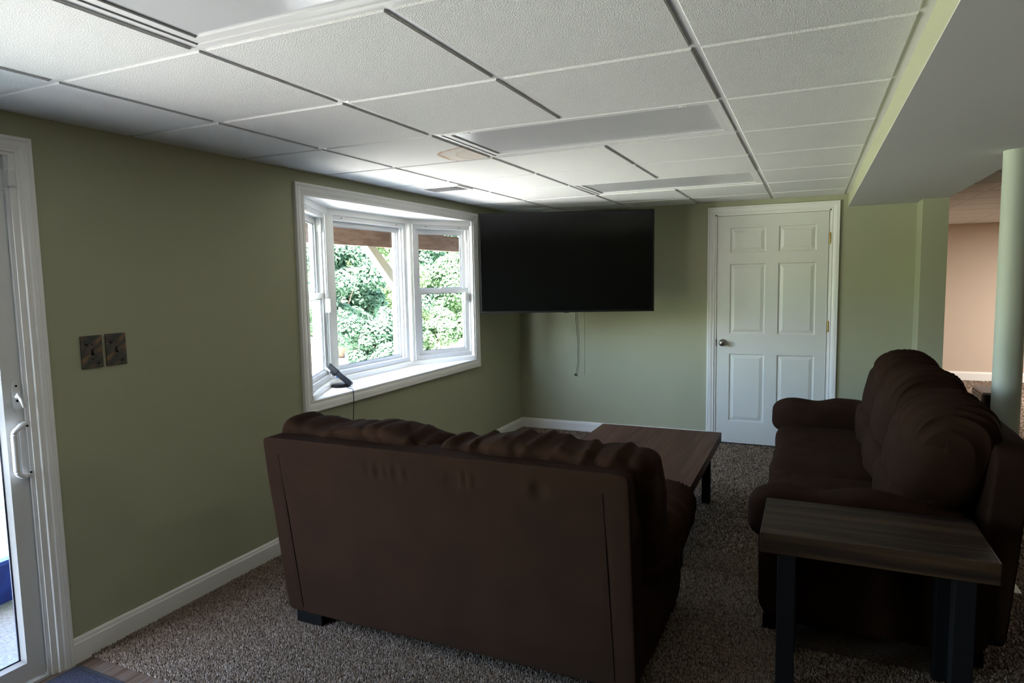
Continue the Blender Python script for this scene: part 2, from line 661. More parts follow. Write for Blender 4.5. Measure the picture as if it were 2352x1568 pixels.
# ---- annex ceiling
ceil2 = wall('ceiling.001', [(SX1, RY, CZ + .03, AX, AY, CZ + .1)], M['tee'])
ax = [3.55] + [3.905 + T * k for k in range(9)]
ay = [5.845 - T * k for k in range(1, 7)][::-1] + [5.845 + T * k for k in range(0, 8)] + [AY]
tm = {}
for i in range(len(ax) - 1):
    for j in range(len(ay) - 1):
        w, h = round(ax[i + 1] - ax[i] - .024, 4), round(ay[j + 1] - ay[j] - .024, 4)
        if (w, h) not in tm:
            o = link('tile', MB().box(-w / 2, -h / 2, 0, w / 2, h / 2, .02), M['tile'], ceil2)
            tm[(w, h)] = o.data
        else:
            o = bpy.data.objects.new('tile', tm[(w, h)])
            COL.objects.link(o)
            o.parent = ceil2
        o.location = ((ax[i] + ax[i + 1]) / 2, (ay[j] + ay[j + 1]) / 2, TZ)
for x in ax[1:]:
    link('tee', MB().box(x - .012, 2.0, CZ, x + .012, AY, CZ + .03), M['tee'], ceil2)
for y in ay[:-1]:
    link('cross_tee', MB().box(SX1, y - .012, CZ - .0005, AX, y + .012, CZ + .028), M['tee'], ceil2)

# ---- floor: slab, planks by the sliding door, carpet everywhere else
floor = wall('floor', [(-.12, RY - .12, -.12, AX + .12, AY + .12, -.012)], M['backing'])
PX1, PY1 = 1.30, 1.615
px = 0.0
k = 0
while px < PX1 - .01:
    w = .152
    y = RY + random.uniform(0, .6)
    y0 = RY
    while y0 < PY1 - .01:
        y1 = min(PY1, y0 + (random.uniform(.4, .9) if y0 == RY else 1.1))
        if PY1 - y1 < .12: y1 = PY1
        link('plank', MB().box(px + .0006, y0 + .0006, -.012, min(px + w, PX1) - .0006, y1 - .0006, .0), M['plank'], floor)
        y0 = y1
    px += w
cb = MB()
CT = .004
cb.box(0, PY1, -.012, SX1 + 5.45, AY, CT)
cb.box(PX1, RY, -.012, SX1 + 5.45, PY1, CT)
link('carpet_backing', cb, M['backing'], floor)

carp = bpy.data.materials.new('carpet yarn')
carp.use_nodes = True
nt = carp.node_tree
b = nt.nodes['Principled BSDF']
b.inputs['Roughness'].default_value = .95
b.inputs['Specular IOR Level'].default_value = .1
at = nt.nodes.new('ShaderNodeAttribute')
at.attribute_name = 'yarn'
nt.links.new(at.outputs['Color'], b.inputs['Base Color'])


def tufts(regions):
    P = []
    S = []
    for x0, y0, x1, y1, dens, size in regions:
        n = int((x1 - x0) * (y1 - y0) * dens)
        P.append(np.stack([RNG.uniform(x0, x1, n), RNG.uniform(y0, y1, n)], 1))
        S.append(np.full(n, size))
    P = np.concatenate(P)
    S = np.concatenate(S)
    n = len(P)
    ang = RNG.uniform(0, 2 * np.pi, n)
    lean = RNG.uniform(0, 1, n) * S * 1.5
    la = RNG.uniform(0, 2 * np.pi, n)
    h = np.minimum(S * RNG.uniform(1.7, 2.6, n), RNG.uniform(.008, .0115, n))
    V = np.zeros((n, 4, 3), np.float32)
    for k in range(3):
        t = ang + k * 2 * np.pi / 3
        V[:, k, 0] = P[:, 0] + S * np.cos(t)
        V[:, k, 1] = P[:, 1] + S * np.sin(t)
        V[:, k, 2] = CT - .002
    V[:, 3, 0] = P[:, 0] + lean * np.cos(la)
    V[:, 3, 1] = P[:, 1] + lean * np.sin(la)
    V[:, 3, 2] = CT + h
    base = (np.arange(n) * 4)[:, None, None]
    tri = np.array([(0, 1, 3), (1, 2, 3), (2, 0, 3)])
    F = (base + tri[None]).reshape(-1, 3)
    o = np_mesh('carpet_pile', V.reshape(-1, 3), F, carp, floor, 'stuff')
    pal = np.array([srgb(154, 136, 119)[:3], srgb(133, 116, 100)[:3], srgb(108, 92, 79)[:3], srgb(178, 163, 150)[:3], srgb(82, 70, 60)[:3]])
    c = pal[RNG.choice(5, n, p=[.28, .28, .2, .14, .1])]
    colr = np.ones((n, 4, 4), np.float32)
    colr[:, :, :3] = c[:, None, :]
    a = o.data.attributes.new('yarn', 'FLOAT_COLOR', 'POINT')
    a.data.foreach_set('color', colr.ravel())
    return o


tufts([(.012, PY1 - .008, 2.5, 2.24, 62000, .0036), (.012, 2.24, .64, 3.6, 42000, .0042), (2.05, 2.24, 2.6, 3.6, 34000, .0042),
       (2.4, 1.6, 3.6, 2.75, 24000, .0048), (3.2, 2.3, 4.2, 4.2, 12000, .006),
       (.012, 3.6, 2.7, BY - .012, 11000, .0065), (3.6, 4.2, 5.4, 7.0, 5000, .0075), (3.7, 7.0, 5.6, AY - .02, 4200, .008)])


# ---- baseboards
def baseboard(name, p0, p1, n, h=.102, th=.014):
    """board from p0 to p1 on a wall, n = direction into the room"""
    prof = [(0, 0), (th, 0), (th, h - .022), (th - .003, h - .018), (th - .005, h - .006), (th - .009, h), (0, h)]
    mb = MB().extrude(prof, lambda a, z: (p0[0] + n[0] * a, p0[1] + n[1] * a, z), lambda a, z: (p1[0] + n[0] * a, p1[1] + n[1] * a, z))
    o = link(name, mb, M['white'])
    o['kind'] = 'structure'


baseboard('baseboard_left', (0, 1.541), (0, BY), (1, 0))
baseboard('baseboard_back', (.014, BY), (1.812, BY), (0, -1))
baseboard('baseboard_back.001', (2.850, BY), (3.385, BY), (0, -1))
baseboard('baseboard_far', (3.55, AY), (AX, AY), (0, -1), .125)
baseboard('baseboard_stub', (3.385, BY - .014), (3.385, 5.75), (-1, 0))
baseboard('baseboard_stub.001', (3.371, 5.75), (3.564, 5.75), (0, -1))

# ------------------------------------------------------------------ mitred casings
CPROF = [(0, 0), (0, .008), (.004, .011), (.011, .011), (.013, .0085), (.016, .011), (.022, .0125), (.028, .0155), (.040, .0175),
         (.046, .0185), (.049, .016), (.052, .0195), (.063, .0195), (.066, .017), (.066, 0)]


def casing(t, rect, to3d, sides, width=.066, m=None, name='casing'):
    """rect=(a0,b0,a1,b1) inner opening; one mitred piece per side; to3d(a,b,h)"""
    a0, b0, a1, b1 = rect
    s = width / .066
    for sd in sides:
        pr = [(u * s, h) for u, h in CPROF]
        if sd == 'top':
            f0 = lambda u, h: to3d(a0 - u, b1 + u, h)
            f1 = lambda u, h: to3d(a1 + u, b1 + u, h)
        elif sd == 'bottom':
            f0 = lambda u, h: to3d(a0 - u, b0 - u, h)
            f1 = lambda u, h: to3d(a1 + u, b0 - u, h)
        elif sd == 'left':
            f0 = lambda u, h: to3d(a0 - u, b1 + u, h)
            f1 = lambda u, h: to3d(a0 - u, (b0 - u) if 'bottom' in sides else b0, h)
        else:
            f0 = lambda u, h: to3d(a1 + u, b1 + u, h)
            f1 = lambda u, h: to3d(a1 + u, (b0 - u) if 'bottom' in sides else b0, h)
        t.part(name, MB().extrude(pr, f0, f1), m or M['white'])


# ------------------------------------------------------------------ bay window
bay = Thing('window_1', (0, 4.014, WZ0), kind='structure')
casing(bay, (WY0, WZ0, WY1, WZ1), lambda a, b, h: (h, a, b), ('top', 'bottom', 'left', 'right'), .070)
BD = -.30
A = [Vector((0, WY0)), Vector((BD, 3.55)), Vector((BD, 4.53)), Vector((0, WY1))]
poly = [(0, WY0), (BD - .16, 3.46), (BD - .16, 4.62), (0, WY1)]
bay.part('seat_board', MB().prism([(0.004, WY0), (-.02, WY0)] + poly[1:3] + [(-.02, WY1), (.004, WY1)], WZ0 - .03, WZ0), M['white'])
bay.part('head_board', MB().prism([(0.004, WY0), (-.02, WY0)] + poly[1:3] + [(-.02, WY1), (.004, WY1)], WZ1, WZ1 + .03), M['white'])
# outer skirt and roof of the bay keep daylight from leaking in round the boards
bay.part('skirt', MB().prism([(-.12, WY0), (BD - .16, 3.46), (BD - .16, 4.62), (-.12, WY1)], .45, WZ0 - .03), M['siding'])
bay.part('bay_roof', MB().prism([(-.12, WY0), (BD - .16, 3.46), (BD - .16, 4.62), (-.12, WY1)], WZ1 + .03, WZ1 + .2), M['siding'])


def facet(P, Q):
    d = (Q - P).normalized()
    out = Vector((-d.y, d.x))
    if out.x > 0: out = -out

    def f(s, t, z):
        p = P + d * s + out * t
        return (p.x, p.y, z)
    return f, (Q - P).length


def fbox(f, s0, s1, t0, t1, z0, z1, mb=None):
    mb = mb or MB()
    v = [f(s, t, z) for z in (z0, z1) for t in (t0, t1) for s in (s0, s1)]
    return mb.add(v, [(0, 2, 3, 1), (4, 5, 7, 6), (0, 1, 5, 4), (2, 6, 7, 3), (0, 4, 6, 2), (1, 3, 7, 5)])


def sash(name, f, s0, s1, z0, z1, t0, t1, st=.034, rl=.036, parent=None):
    mb = MB()
    fbox(f, s0, s0 + st, t0, t1, z0, z1, mb)
    fbox(f, s1 - st, s1, t0, t1, z0, z1, mb)
    fbox(f, s0 + st, s1 - st, t0, t1, z0, z0 + rl, mb)
    fbox(f, s0 + st, s1 - st, t0, t1, z1 - rl, z1, mb)
    # sloped glazing stop
    b = .008
    for q in ((s0 + st, s0 + st + b, z0 + rl, z1 - rl), (s1 - st - b, s1 - st, z0 + rl, z1 - rl), (s0 + st + b, s1 - st - b, z0 + rl, z0 + rl + b),
              (s0 + st + b, s1 - st - b, z1 - rl - b, z1 - rl)):
        fbox(f, q[0], q[1], t0 + .008, t1 - .004, q[2], q[3], mb)
    o = bay.part(name, mb, M['vinyl'])
    tm = (t0 + t1) / 2
    g = MB().add([f(s0 + st, tm, z0 + rl), f(s1 - st, tm, z0 + rl), f(s1 - st, tm, z1 - rl), f(s0 + st, tm, z1 - rl)], [(0, 1, 2, 3)])
    bay.part('pane', g, M['glass'], o)
    gk = MB()
    for q in ((s0 + st + b, s0 + st + b + .003, z0 + rl + b, z1 - rl - b), (s1 - st - b - .003, s1 - st - b, z0 + rl + b, z1 - rl - b),
              (s0 + st + b, s1 - st - b, z0 + rl + b, z0 + rl + b + .003), (s0 + st + b, s1 - st - b, z1 - rl - b - .003, z1 - rl - b)):
        fbox(f, q[0], q[1], tm - .004, tm - .001, q[2], q[3], gk)
    bay.part('gasket', gk, M['gasket'], o)
    return o


for i in range(3):
    f, L = facet(A[i], A[i + 1])
    e = .0
    # head trim, base trim with a rounded nose
    bay.part('head_trim', fbox(f, 0, L, 0, .10, 1.952, WZ1), M['white'])
    bt = MB()
    prof = [(-.013, 0), (-.013, .026), (-.010, .034), (-.004, .038), (.06, .038), (.06, 0)]
    bt.extrude(prof, lambda t, z: f(0, t, WZ0 + z), lambda t, z: f(L, t, WZ0 + z))
    bay.part('base_trim', bt, M['white'])
    s0, s1 = (.0, L - .035) if i == 0 else ((.035, L - .035) if i == 1 else (.035, L))
    jw = .034
    fr = MB()
    z0, z1 = WZ0 + .038, 1.952
    fbox(f, s0, s0 + jw, .012, .11, z0, z1, fr)
    fbox(f, s1 - jw, s1, .012, .11, z0, z1, fr)
    fbox(f, s0 + jw, s1 - jw, .012, .11, z1 - .034, z1, fr)
    fbox(f, s0 + jw, s1 - jw, .012, .11, z0, z0 + .036, fr)
    # thin inner step of the frame
    fbox(f, s0 + jw, s0 + jw + .012, .030, .11, z0, z1 - .034, fr)
    fbox(f, s1 - jw - .012, s1 - jw, .030, .11, z0, z1 - .034, fr)
    fo = bay.part('frame', fr, M['vinyl'])
    for sx in (s0 + jw + .09, s1 - jw - .09):
        c = f(sx, .012, z1 - .017)
        sc = MB()
        ring = [f(sx + .004 * math.cos(a), .0105, z1 - .017 + .004 * math.sin(a)) for a in [k * math.pi / 4 for k in range(8)]]
        ring2 = [f(sx + .004 * math.cos(a), .013, z1 - .017 + .004 * math.sin(a)) for a in [k * math.pi / 4 for k in range(8)]]
        sc.add(ring + ring2, [tuple(range(8))] + [(k, (k + 1) % 8, 8 + (k + 1) % 8, 8 + k) for k in range(8)])
        bay.part('screw', sc, M['steel'], fo)
    a, b = s0 + jw + .012, s1 - jw - .012
    za, zb = z0 + .036, z1 - .034
    if i == 1:
        sash('sash', f, a - .012, b + .012, za - .010, zb, .055, .085, .026, .030)
    else:
        zm = 1.412
        sash('upper_sash', f, a, b, zm - .018, zb, .062, .090, .030, .034)
        lo = sash('lower_sash', f, a - .004, b + .004, za - .006, zm + .018, .030, .060, .030, .034)
        m_ = (a + b) / 2
        lk = fbox(f, m_ - .022, m_ + .022, .036, .056, zm + .018, zm + .026)
        fbox(f, m_ - .012, m_ + .010, .030, .048, zm + .026, zm + .034, lk)
        bay.part('sash_lock', lk, M['vinyl'], lo)
        # top balance covers
        cv = fbox(f, s0 + jw, s0 + jw + .02, .026, .06, zb - .09, zb)
        fbox(f, s1 - jw - .02, s1 - jw, .026, .06, zb - .09, zb, cv)
        bay.part('balance_cover', cv, M['vinyl'])
# corner posts between the three windows
for P in (A[1], A[2]):
    sgn = 1 if P is A[2] else -1
    ang = math.radians(-14 if sgn < 0 else 14)
    mb = MB().box(-.060, -.034, WZ0 + .038, .016, .034, 1.952, .006)
    R = Matrix.Rotation(ang, 3, 'Z')
    mb.map(lambda p: R @ p + Vector((P.x, P.y, 0)))
    bay.part('mullion', mb, M['white'])
# jamb liners next to the wall
for y, d in ((WY0, 1), (WY1, -1)):
    bay.part('jamb_liner', MB().box(-.03, y, WZ0, .002, y + d * .016, WZ1), M['white'])


# ---- contact sensors on the flank windows
def sensor(f, s, z, label):
    c = f(s, .0, z)
    t = Thing('window_sensor', c, label, 'sensor', 'window contact sensors')
    t.part('housing', fbox(f, s - .019, s + .019, -.012, .014, z - .045, z + .045), M['vinyl'])
    t.part('cover_seam', fbox(f, s - .0195, s + .0195, -.0125, -.010, z + .030, z + .032), M['white'])
    t.part('magnet', fbox(f, s + .022, s + .036, -.002, .014, z - .03, z + .03), M['vinyl'])


f0, L0 = facet(A[0], A[1])
sensor(f0, L0 - .095, 1.345, 'white contact sensor on the narrow window nearest the sliding door')
f2, L2 = facet(A[2], A[3])
sensor(f2, L2 - .075, 1.345, 'white contact sensor on the narrow window beside the television')

# ------------------------------------------------------------------ sliding door
sd = Thing('door_2', (0, .55, 0), kind='structure')
casing(sd, (DY0, 0, 1.483, DZ1), lambda a, b, h: (h, a, b), ('top', 'left', 'right'), .057)
sd.part('jamb', MB().box(-.12, 1.463, 0, .003, 1.483, DZ1), M['white'])
sd.part('jamb', MB().box(-.12, DY0, 0, .003, DY0 + .02, DZ1), M['white'])
sd.part('head_jamb', MB().box(-.12, DY0 + .02, DZ1 - .012, .0025, 1.463, DZ1 + .01), M['white'])
sd.part('jamb_stop', MB().box(-.016, 1.451, 0.0, -.004, 1.4635, 1.973), M['vinyl'])
sd.part('frame', MB().box(-.12, 1.452, 0, -.053, 1.466, 1.973).box(-.12, DY0 + .02, 0, -.025, DY0 + .034, 1.973), M['vinyl'])
hd = MB().box(-.115, DY0 + .03, 1.957, -.017, 1.4633, 1.9728).box(-.115, DY0 + .03, 1.848, -.017, 1.4633, 1.925)
hd.box(-.115, DY0 + .03, 1.925, -.045, 1.4633, 1.957).box(-.045, 1.449, 1.925, -.017, 1.4633, 1.957)
sd.part('header', hd, M['vinyl'])
sd.part('header_slot_shade', MB().box(-.0448, 1.20, 1.9255, -.043, 1.448, 1.9565), M['slot_shade'])  # dark sheet on the notch's back wall, its shade painted in
sd.part('bracket', MB().box(-.004, 1.455, 1.862, .011, 1.479, 1.918, .002), M['vinyl'])
sd.part('roller', MB().lathe([(.004, 0), (.007, .001), (.007, .012), (.003, .013)], (-.040, 1.436, 1.940), 'x', 12), M['brass'])
sd.part('threshold', MB().box(-.14, DY0, -.02, -.006, 1.463, .008).box(-.058, DY0, .012, -.052, 1.451, .022), M['vinyl'])


def slider_panel(y0, y1, x0, x1, name):
    mb = MB()
    z0, z1 = .016, 1.846
    st, rl = .074, .070
    mb.box(x0, y0, z0, x1, y0 + st, z1).box(x0, y1 - st, z0, x1, y1, z1).box(x0, y0 + st, z0, x1, y1 - st, z0 + rl).box(x0, y0 + st, z1 - rl, x1, y1 - st, z1)
    o = sd.part(name, mb, M['vinyl'])
    b = .013
    a0, a1, c0, c1 = y0 + st, y1 - st, z0 + rl, z1 - rl
    stp = MB()
    xm = (x0 + x1) / 2
    # bevelled glazing stop: four mitred strips sloping to the glass
    for q in ([(a0, c0), (a1, c0), (a1 - b, c0 + b), (a0 + b, c0 + b)], [(a0, c1), (a1, c1), (a1 - b, c1 - b), (a0 + b, c1 - b)],
              [(a0, c0), (a0, c1), (a0 + b, c1 - b), (a0 + b, c0 + b)], [(a1, c0), (a1, c1), (a1 - b, c1 - b), (a1 - b, c0 + b)]):
        v = [(x1, *q[0]), (x1, *q[1]), (xm + .004, *q[2]), (xm + .004, *q[3]), (xm - .004, *q[0]), (xm - .004, *q[1]), (xm - .004, *q[2]), (xm - .004, *q[3])]
        stp.add(v, [(0, 1, 2, 3), (4, 5, 6, 7), (0, 1, 5, 4), (1, 2, 6, 5), (2, 3, 7, 6), (3, 0, 4, 7)])
    sd.part('glazing_stop', stp, M['vinyl'], o)
    gk = MB()
    for q in ((a0 + b, c0 + b, a0 + b + .006, c1 - b), (a1 - b - .006, c0 + b, a1 - b, c1 - b), (a0 + b, c0 + b, a1 - b, c0 + b + .006), (a0 + b, c1 - b - .006, a1 - b, c1 - b)):
        gk.box(xm - .003, q[0], q[1], xm + .002, q[2], q[3])
    sd.part('gasket', gk, M['gasket'], o)
    sd.part('pane', MB().add([(xm - .001, a0, c0), (xm - .001, a1, c0), (xm - .001, a1, c1), (xm - .001, a0, c1)], [(0, 1, 2, 3)]), M['glass'], o)
    return o


slider_panel(.53, 1.4622, -.050, -.018, 'sliding_panel')
slider_panel(DY0 + .02, .60, -.092, -.058, 'fixed_panel')
# pull handle: D shape
hp = []
y_r, y_l, zt, zb = 1.449, 1.392, .972, .822
for k in range(9):
    a = math.pi / 2 * k / 8
    hp.append((-.010 + .030 * min(1, math.sin(a) * 1.4), y_r - (y_r - y_l) * math.sin(a), zt + .022 - .03 * (1 - math.cos(a))))
for k in range(1, 8):
    hp.append((.020, y_l, zt - .008 - (zt - zb - .016) * k / 8))
for k in range(9):
    a = math.pi / 2 * (1 - k / 8)
    hp.append((-.010 + .030 * min(1, math.sin(a) * 1.4), y_r - (y_r - y_l) * math.sin(a), zb - .022 + .03 * (1 - math.cos(a))))
hm = MB().tube(hp, .0095, 10)
hm.box(-.0185, 1.428, zb - .03, -.010, 1.458, zt + .03, .004)
sd.part('pull_handle', hm, M['vinyl'], smooth=True)
for z in (zt + .014, zb - .012):
    sd.part('screw', MB().lathe([(.004, 0), (.004, .003)], (.0, 1.450, z), 'x', 8), M['steel'])
pl = MB()
ring = [(1.431 + .015 * math.cos(a) * (1 if abs(math.cos(a)) > .2 else 1), 1.10 + .055 * math.copysign(abs(math.sin(a)) ** .55, math.sin(a))) for a in [2 * math.pi * k / 24 for k in range(24)]]
pl.add([(-.0185, y, z) for y, z in ring] + [(-.012, y, z) for y, z in ring], [tuple(range(24)), tuple(range(24, 48))] + [(k, (k + 1) % 24, 24 + (k + 1) % 24, 24 + k) for k in range(24)])
sd.part('latch_plate', pl, M['vinyl'])
lv = MB().tube([(-.012, 1.431, 1.098), (.002, 1.431, 1.100)], [.009, .008], 12).tube([(.002, 1.426, 1.112), (.006, 1.434, 1.09), (.008, 1.444, 1.058)], [.0045, .007, .0065], 10)
sd.part('latch_lever', lv, M['vinyl'], smooth=True)
for z in (1.138, 1.082):
    sd.part('screw', MB().lathe([(.004, 0), (.004, .002)], (-.012, 1.431, z), 'x', 8), M['steel'])

# ------------------------------------------------------------------ interior door
dr = Thing('door_1', ((DX0 + DX1) / 2, BY, 0), kind='structure')
casing(dr, (DX0 - .002, 0, DX1 + .002, 2.022), lambda a, b, h: (a, BY - h, b), ('top', 'left', 'right'), .062)
dr.part('jamb', MB().box(DX0 - .004, BY - .002, 0, DX0 + .012, BY + .10, 2.02).box(DX1 - .012, BY - .002, 0, DX1 + .004, BY + .10, 2.02).box(DX0, BY - .002, 2.008, DX1, BY + .10, 2.024), M['white'])
SX, SXX = DX0 + .014, DX1 - .016
slab = MB()
YF = BY + .006                      # slab face
xs_ = [SX, 2.000, 2.290, 2.390, 2.682, SXX]
zs_ = [.012, .208, .808, .985, 1.592, 1.690, 1.902, 2.006]
for i in range(5):
    for j in range(7):
        if i in (1, 3) and j in (1, 3, 5): continue
        slab.add([(xs_[i], YF, zs_[j]), (xs_[i + 1], YF, zs_[j]), (xs_[i + 1], YF, zs_[j + 1]), (xs_[i], YF, zs_[j + 1])], [(0, 1, 2, 3)])
slab.box(SX, YF + .012, .012, SXX, YF + .035, 2.006)
for q in ((SX, .012, SXX, .0125), (SX, 2.0055, SXX, 2.006)):
    slab.box(q[0], YF, q[1], q[2], YF + .012, q[3])
slab.box(SX, YF + .0002, .012, SX + .0005, YF + .012, 2.006).box(SXX - .0005, YF + .0002, .012, SXX, YF + .012, 2.006)
so = dr.part('slab', slab, M['door'])
for i in (1, 3):
    for j in (1, 3, 5):
        a0, a1, c0, c1 = xs_[i], xs_[i + 1], zs_[j], zs_[j + 1]
        steps = [(0, 0), (.006, .009), (.014, .010), (.040, .0025), (.043, .0025)]
        v = []
        for d, dep in steps:
            v += [(a0 + d, YF + dep, c0 + d), (a1 - d, YF + dep, c0 + d), (a1 - d, YF + dep, c1 - d), (a0 + d, YF + dep, c1 - d)]
        fcs = []
        for k in range(len(steps) - 1):
            for q in range(4):
                fcs.append((k * 4 + q, k * 4 + (q + 1) % 4, k * 4 + 4 + (q + 1) % 4, k * 4 + 4 + q))
        fcs.append(tuple(len(v) - 4 + q for q in range(4)))
        dr.part('panel', MB().add(v, fcs), M['door'], so)
kb = MB().lathe([(.031, 0), (.032, -.004), (.026, -.009), (.012, -.012), (.010, -.026), (.016, -.032), (.0255, -.040), (.0285, -.050), (.026, -.060), (.016, -.066), (.004, -.0675)], (1.946, YF, .905), 'y', 28)
dr.part('knob', kb, M['nickel'], smooth='all')
dr.part('strike_plate', MB().box(DX0 + .010, BY - .004, .875, DX0 + .014, BY + .004, .935), M['steel'])
for z in (1.785, 1.058, .25):
    hg = MB()
    for k in range(5):
        hg.lathe([(.0062, k * .0178 + .0006), (.0062, k * .0178 + .0172)], (2.780, BY - .006, z - .0445), 'z', 12)
    hg.lathe([(.0035, -.003), (.0035, .092)], (2.780, BY - .006, z - .0445), 'z', 10)
    hg.box(2.780, BY - .003, z - .044, 2.792, BY - .001, z + .044)
    dr.part('hinge', hg, M['brass'], smooth=True)

# ------------------------------------------------------------------ round support post
pt = Thing('support_post', (3.482, 3.69, 0), 'pale green round steel support post behind the long brown sofa', 'post')
pt.part('shaft', MB().lathe([(.057, .01), (.057, SZ)], (3.482, 3.69, 0), 'z', 40), M['post'], smooth=True)
pt.part('base_plate', MB().box(3.40, 3.61, CT, 3.564, 3.77, .012), M['post'])

# ------------------------------------------------------------------ television across the corner

TVW, TVH, TVA, TVT = 1.45, .836, .330, .02
tvx = Vector((math.cos(TVA), math.sin(TVA), 0))
tvb = Vector((-math.sin(TVA), math.cos(TVA), 0))          # towards the corner
TL = Vector((.096, 4.985, 2.047))
tdn = Vector((0, 0, -1)) * math.cos(TVT) + tvb * math.sin(TVT)
tbk = tvb * math.cos(TVT) + Vector((0, 0, 1)) * math.sin(TVT)


def tvp(a, b, c):
    """a along the width, b down the screen, c behind the front face"""
    return TL + tvx * a + tdn * b + tbk * c


def tvbox(a0, b0, c0, a1, b1, c1, bev=0.0):
    mb = MB().box(a0, b0, c0, a1, b1, c1, bev)
    return mb.map(lambda p: tvp(p.x, p.y, p.z))


tv = Thing('television', tuple(tvp(TVW / 2, TVH, .03)), 'large black flat screen television hung across the room corner', 'television')
bz = .011
be = MB()
for q in ((0, 0, TVW, bz), (0, TVH - .016, TVW, TVH), (0, bz, bz, TVH - .016), (TVW - bz, bz, TVW, TVH - .016)):
    be.box(q[0], q[1], 0, q[2], q[3], .028)
be.map(lambda p: tvp(p.x, p.y, p.z))
tv.part('bezel', be, M['tvbody'])
tv.part('screen', tvbox(bz, bz, .003, TVW - bz, TVH - .016, .012), M['tvscreen'])
tv.part('back_shell', tvbox(.02, .02, .026, TVW - .02, TVH - .03, .034).add(tvbox(.22, .28, .034, TVW - .22, TVH - .06, .072, .01).v, [(a, b, c, d) for a, b, c, d in []]), M['tvbody'])
tv.part('rear_housing', tvbox(.22, .28, .034, TVW - .22, TVH - .06, .072, .01), M['tvbody'])
tv.part('sensor_bar', tvbox(TVW / 2 - .022, TVH - .004, .002, TVW / 2 + .022, TVH + .004, .014, .001), M['tvbody'])
mt_ = MB()
c0 = tvp(TVW / 2, TVH * .5, .072)
mt_.add(tvbox(TVW / 2 - .20, .22, .072, TVW / 2 - .16, .66, .085).v, [(0, 2, 3, 1), (4, 5, 7, 6), (0, 1, 5, 4), (2, 6, 7, 3), (0, 4, 6, 2), (1, 3, 7, 5)])
mt_.add(tvbox(TVW / 2 + .16, .22, .072, TVW / 2 + .20, .66, .085).v, [(0, 2, 3, 1), (4, 5, 7, 6), (0, 1, 5, 4), (2, 6, 7, 3), (0, 4, 6, 2), (1, 3, 7, 5)])
mt_.add(tvbox(TVW / 2 - .22, .40, .085, TVW / 2 + .22, .48, .10).v, [(0, 2, 3, 1), (4, 5, 7, 6), (0, 1, 5, 4), (2, 6, 7, 3), (0, 4, 6, 2), (1, 3, 7, 5)])
mt_.tube([tuple(tvp(TVW / 2, .44, .09)), (.74, 5.62, c0.z), (.62, BY - .012, c0.z)], .018, 8)
mt_.box(.54, BY - .016, c0.z - .12, .70, BY - .001, c0.z + .12)
tv.part('wall_bracket', mt_, M['steel'])

# cable dangling under the television
pts = []
for z, dx in ((1.235, .004), (1.10, .0), (1.00, .006), (.92, .012), (.84, .014), (.76, .012), (.69, .014), (.64, .008), (.60, .006), (.575, -.004)):
    pts.append((.590 + dx * 1.3, BY - .020, z))
cb_ = Thing('hanging_cable', (.59, BY - .02, .56), 'thin black loose cable dangling below the television', 'cable')
cb_.part('wire', MB().tube(pts, .0021, 6), M['cord'], smooth='all')
cb_.part('plug', MB().tube([(.586, BY - .020, .577), (.582, BY - .021, .566), (.577, BY - .022, .553)], [.004, .0065, .005], 8), M['black'], smooth=True)
# painted-over wire run beside it
wr = Thing('wall_wire', (.668, BY - .004, .55), 'faint straight wire painted in with the wall under the television', 'wire')
wr.part('strand', MB().tube([(.668, BY - .0012, 1.19), (.671, BY - .0012, .95), (.668, BY - .0012, .56)], .0022, 6), M['wall'], smooth='all')

# ------------------------------------------------------------------ switch plates
def plate_mat():
    m = bpy.data.materials.new('rustic slate plate')
    m.use_nodes = True
    nt = m.node_tree
    b = nt.nodes['Principled BSDF']
    b.inputs['Roughness'].default_value = .55
    tc = nt.nodes.new('ShaderNodeTexCoord')
    mp = nt.nodes.new('ShaderNodeMapping')
    mp.vector_type = 'TEXTURE'
    mp.inputs['Rotation'].default_value = (math.radians(48), 0, 0)
    mp.inputs['Scale'].default_value = (.03, .075, .021)
    nt.links.new(tc.outputs['Object'], mp.inputs[0])
    t = nt.nodes.new('ShaderNodeTexNoise')
    t.inputs['Scale'].default_value = 1.0
    t.inputs['Detail'].default_value = 4
    nt.links.new(mp.outputs[0], t.inputs[0])
    cr = nt.nodes.new('ShaderNodeValToRGB')
    e = cr.color_ramp.elements
    e[0].position, e[0].color = .34, srgb(58, 58, 54)
    e[1].position, e[1].color = .66, srgb(126, 98, 68)
    for pos, c in ((.44, (66, 66, 60)), (.52, (82, 70, 62)), (.58, (102, 84, 64))):
        q = e.new(pos)
        q.color = srgb(*c)
    nt.links.new(t.outputs[0], cr.inputs[0])
    nt.links.new(cr.outputs[0], b.inputs['Base Color'])
    t2 = nt.nodes.new('ShaderNodeTexNoise')
    t2.inputs['Scale'].default_value = 180
    nt.links.new(tc.outputs['Object'], t2.inputs[0])
    bp = nt.nodes.new('ShaderNodeBump')
    bp.inputs['Strength'].default_value = .5
    bp.inputs['Distance'].default_value = .001
    nt.links.new(t2.outputs[0], bp.inputs['Height'])
    nt.links.new(bp.outputs[0], b.inputs['Normal'])
    return m


M['plate'] = plate_mat()


